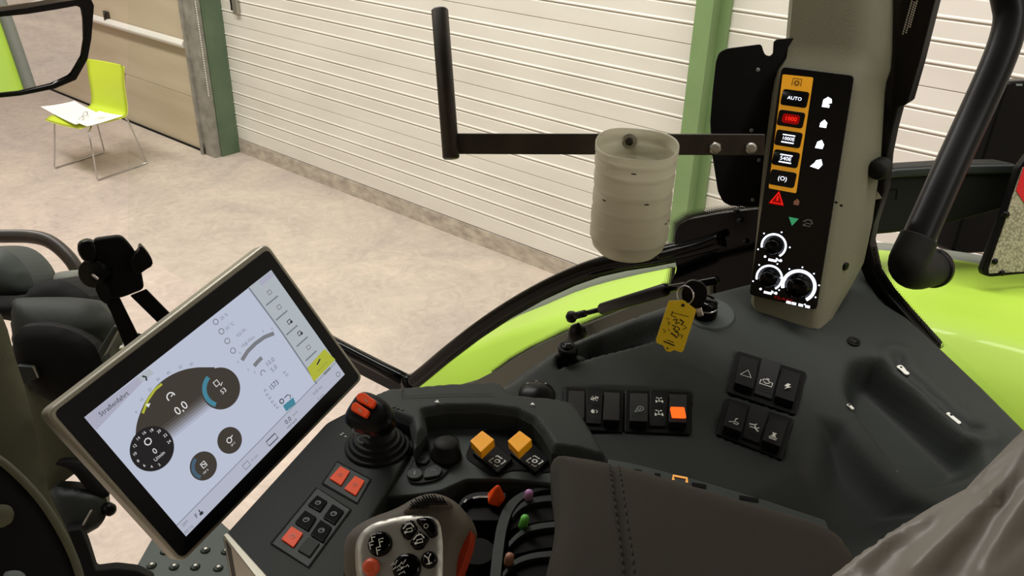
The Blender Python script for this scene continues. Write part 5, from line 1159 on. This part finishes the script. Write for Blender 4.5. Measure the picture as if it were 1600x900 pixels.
# ================================================================== LEFT SIDE
# phone holder with two straps
ph = thing('phone_holder', D(190, 440, 1.0), 'black phone cradle with side clamps on two flat arms above the screen', 'phone holder')
fp_ = Fr(D(180, 415, .98), OV(.45, -.85, .25), OV(1, .4, -.1)); 
mb = MB(); mb.plate(fp_, rnd(fp_.L([(145, 374), (190, 368), (205, 384), (218, 405), (226, 452), (190, 466), (166, 468), (152, 420)]), .006), -.016, 0, 'black_matte'); mb.build('cradle', ph, bevel=.003)
mb = MB(); mb.plate(fp_, chaikin(fp_.L([(206, 398), (216, 390), (217, 381), (222, 382), (236, 400), (238, 412), (226, 419), (214, 428), (202, 412)]), 1), -.01, .014, 'black'); mb.build('side_clamp', ph, bevel=.003)
mb = MB(); mb.plate(fp_, chaikin(fp_.L([(121, 380), (132, 374), (145, 373), (152, 388), (152, 402), (142, 411), (130, 407), (121, 393)]), 1), -.012, .010, 'black'); mb.build('side_clamp', ph, bevel=.004)
mb = MB(); mb.lathe([(.012, -.02), (.018, -.014), (.019, 0), (.016, .012), (0, .014)], fp_.hit(152, 425, -.01), fp_.n+fp_.x*-.6, 'black', n=24); mb.tube([fp_.hit(144, 428, .006), fp_.hit(154, 436, .006)], .002, 'chrome', n=8)
mb.plate(fp_, rnd(fp_.L([(150, 438), (162, 432), (174, 460), (168, 476), (156, 468), (148, 450)]), .004), -.02, .004, 'rocker'); mb.build('ball_joint', ph, bevel=.002)
fa2 = Fr(D(200, 500, 1.0), OV(.3, -.9, .35), OV(1, 0, 0))
mb = MB(); mb.plate(fa2, fa2.L([(160, 464), (186, 465), (220, 534), (196, 546), (172, 486)]), -.006, 0, 'black_matte'); mb.build('flat_arm', ph, bevel=.001)
mb = MB(); mb.plate(fa2, fa2.L([(203, 462), (228, 452), (272, 497), (250, 508)]), -.006, 0, 'black_matte'); mb.build('flat_arm', ph, bevel=.001)
mb = MB(); mb.tube([fa2.hit(212, 530, -.004), fa2.hit(255, 545, -.01), FM.hit(300, 570, -.035)], .008, 'black_matte'); mb.tube([fa2.hit(262, 500, -.004), fa2.hit(275, 530, -.01), FM.hit(300, 570, -.035)], .008, 'black_matte'); mb.build('mount', ph)
# steering column seen from the side
cl_ = thing('steering_column', D(90, 560, 1.15), 'dark grey steering column cover with black lower shell behind the screen', 'steering column')
fl = Fr(D(90, 530, 1.15), OV(.2, -.85, .5), OV(1, 0, 0))
mb = MB(); up_ = chaikin(fl.L([(20, 470), (22, 466), (60, 464), (120, 464), (150, 470), (168, 486), (184, 505), (176, 535), (165, 570), (120, 600), (30, 590), (18, 540)]), 2); dome(mb, fl, up_, .05, .06, 'console', .008, 0, .06); mb.build('upper_shell', cl_)
fl2 = Fr(D(90, 560, 1.09), OV(.25, -.9, .35), OV(1, 0, 0))
mb = MB(); lw = chaikin(fl2.L([(22, 512), (70, 507), (115, 516), (145, 535), (154, 552), (165, 580), (130, 640), (60, 622), (48, 600), (20, 575)]), 1); dome(mb, fl2, lw, .015, .04, 'black_matte', .008, 0, .05); mb.build('lower_shell', cl_)
mb = MB(); mb.plate(fl2, rnd(fl2.L([(26, 570), (54, 572), (60, 590), (36, 600)], .02), .003), .01, .024, 'rocker_light'); mb.ribbon(Fr(fl2.o+fl2.n*.0245, fl2.n, fl2.x), fl2.L([(52, 572), (60, 590)], .024), .002, 'silver'); mb.build('lock_lever', cl_, bevel=.002)
mb = MB(); mb.plate(fl2, fl2.L([(152, 550), (178, 508), (186, 512), (160, 560)], .01), -.02, .012, 'console_light'); mb.build('trim_strip', cl_, bevel=.002)
dm = thing('instrument_pod', D(80, 430, 1.25), 'grey rounded dashboard pods with a black dome above the steering column', 'dashboard')
fd_ = Fr(D(60, 430, 1.22), OV(.1, -.9, .4), OV(1, 0, 0))
mb = MB(); dome(mb, fd_, chaikin(fd_.L([(-60, 470), (-60, 390), (-20, 384), (14, 390), (40, 414), (54, 442), (54, 466), (20, 475)]), 2), .04, .05, 'console_light', .008, 0, .08); mb.build('pod', dm)
fd2 = Fr(D(90, 460, 1.18), OV(.1, -.9, .4), OV(1, 0, 0))
mb = MB(); dome(mb, fd2, chaikin(fd2.L([(-40, 490), (-40, 462), (38, 464), (50, 446), (75, 437), (100, 437), (125, 450), (146, 468), (146, 500), (60, 510)]), 1), .03, .04, 'black_matte', .008, 0, .08); mb.build('dome', dm)
fd3 = Fr(D(110, 440, 1.30), OV(.1, -.9, .4), OV(1, 0, 0))
mb = MB(); dome(mb, fd3, chaikin(fd3.L([(70, 445), (82, 428), (100, 423), (122, 425), (131, 440), (134, 460), (80, 460)]), 1), .02, .03, 'seal', .008, 0, .04); mb.build('rear_dome', dm)
mb = MB(); mb.tube([D(166, 552, 1.2), D(196, 541, 1.22)], .0045, 'chrome', n=12); mb.tube([D(166, 542, 1.2), D(190, 538, 1.22)], .003, 'black', n=12); mb.build('chrome_rod', cl_)
hr = thing('handrail', D(100, 400, 1.5), 'bent dark metal handrail outside the front glass behind the steering column', 'handrail')
P_ = cr([D(x, y, 1.45) for x, y in ((-500, 372), (-120, 368), (0, 369), (50, 370), (82, 380), (112, 408), (128, 440), (140, 475), (170, 560))], 5); mb = MB(); mb.tube(P_, .0115, 'steel_dark', n=18); MATS['steel_dark']; mb.build('tube', hr)
# seat side / near trim at the left edge: olive cover with a lighter rim line
lt = thing('steering_wheel', D(40, 800, .75), 'dark steering wheel hub cover with olive grey outer side at the left edge', 'steering wheel')
fo_ = Fr(D(40, 700, .80), OV(.55, -.70, .45), OV(1, 0, 0))
mb = MB(); dome(mb, fo_, chaikin(fo_.L([(-120, 470), (-10, 476), (8, 500), (24, 560), (44, 620), (60, 700), (62, 716), (80, 780), (112, 840), (130, 905), (120, 1000), (-120, 1000)]), 1), .012, .03, 'olive', .008, 0, .05); mb.build('olive_cover', lt)
fo2 = Fr(D(40, 800, .74), OV(.45, -.70, .55), OV(1, 0, 0))
bl = [(-120, 700), (-10, 712), (0, 722), (24, 742), (60, 780), (88, 820), (108, 862), (124, 905), (130, 1000), (-120, 1000)]
mb = MB(); dome(mb, fo2, chaikin(fo2.L(bl), 1), .006, .02, 'black_matte', .008, 0, .02); wb = mb.build('black_cover', lt)
mb = MB(); P_ = chaikin([fo2.hit(x, y, .003) for x, y in [(-60, 690), (-5, 714), (28, 742), (62, 778), (90, 820), (112, 862), (127, 905), (134, 960)]], 2, False); mb.tube(P_, .0035, 'olive', n=12); plabel(mb.build('piping', lt), 'lighter olive edge piping')
mb = MB(); dome(mb, fo2, circ(fo2.l(2, 805), .011, 20), .006, .008, 'olive', .003, .004, .004); mb.build('button', wb)
mb = MB(); dome(mb, fo2, chaikin(fo2.L([(5, 893), (20, 889), (36, 891), (46, 905), (8, 910)]), 1), .004, .006, 'mark_dim', .003, .006, .004); mb.build('badge', wb)
# cab floor edge / pedal housing between column and floor
pf = thing('column_base', D(110, 760, 1.2), 'dark grey green column base with a side knob below the screen edge', 'housing')
fb_ = Fr(D(110, 740, 1.15), OV(.35, -.8, .45), OV(1, 0, 0))
mb = MB(); dome(mb, fb_, chaikin(fb_.L([(30, 580), (60, 610), (110, 600), (150, 660), (190, 740), (168, 766), (150, 740), (130, 730), (90, 760), (86, 800), (60, 790), (40, 700)]), 1), .012, .03, 'olive', .008, 0, .04); mb.build('upper_casing', pf)
fb2 = Fr(D(120, 780, 1.10), OV(.35, -.8, .45), OV(1, 0, 0))
mb = MB(); dome(mb, fb2, chaikin(fb2.L([(82, 724), (108, 719), (135, 726), (168, 766), (172, 776), (150, 776), (134, 762), (116, 738), (100, 728)]), 1), .006, .01, 'black_matte', .005, .004, .03); mb.build('black_rib', pf)
mb = MB(); dome(mb, fb2, chaikin(fb2.L([(78, 760), (120, 762), (155, 768), (167, 776), (168, 800), (162, 815), (150, 828), (100, 850), (90, 830), (74, 790)]), 1), .015, .02, 'rocker_light', .006, 0, .04); mb.build('lower_casing', pf)
mb = MB(); mb.lathe([(.006, -.004), (.009, .002), (.008, .009), (.005, .012), (0, .013)], fb2.hit(166, 794, .004), OV(.9, -.3, -.1), 'black', n=24); mb.build('knob', pf)
mb = MB(); mb.tube([D(115, 836, 1.08), D(130, 820, 1.08), D(143, 797, 1.08)], .0014, 'silver', n=8); mb.build('wire', pf)
mb = MB(); fp4 = Fr(D(135, 860, 1.06), OV(.35, -.8, .45), OV(1, 0, 0)); mb.plate(fp4, rnd(fp4.L([(95, 830), (126, 826), (136, 850), (149, 892), (180, 888), (215, 892), (240, 905), (240, 960), (95, 960)]), .004), -.03, 0, 'black_matte'); mb.build('floor_frame', pf, bevel=.003)
# roof lining over the driver, out of view, added to shade the inside
rf = MB(); rf.box((-1.0, -1.3, 3.10), (1.0, 1.12, 3.22), 'console_light'); tag(rf.build('cab_roof_shade', bevel=.02), 'grey unseen cab roof lining added above the driver for shade', 'roof')
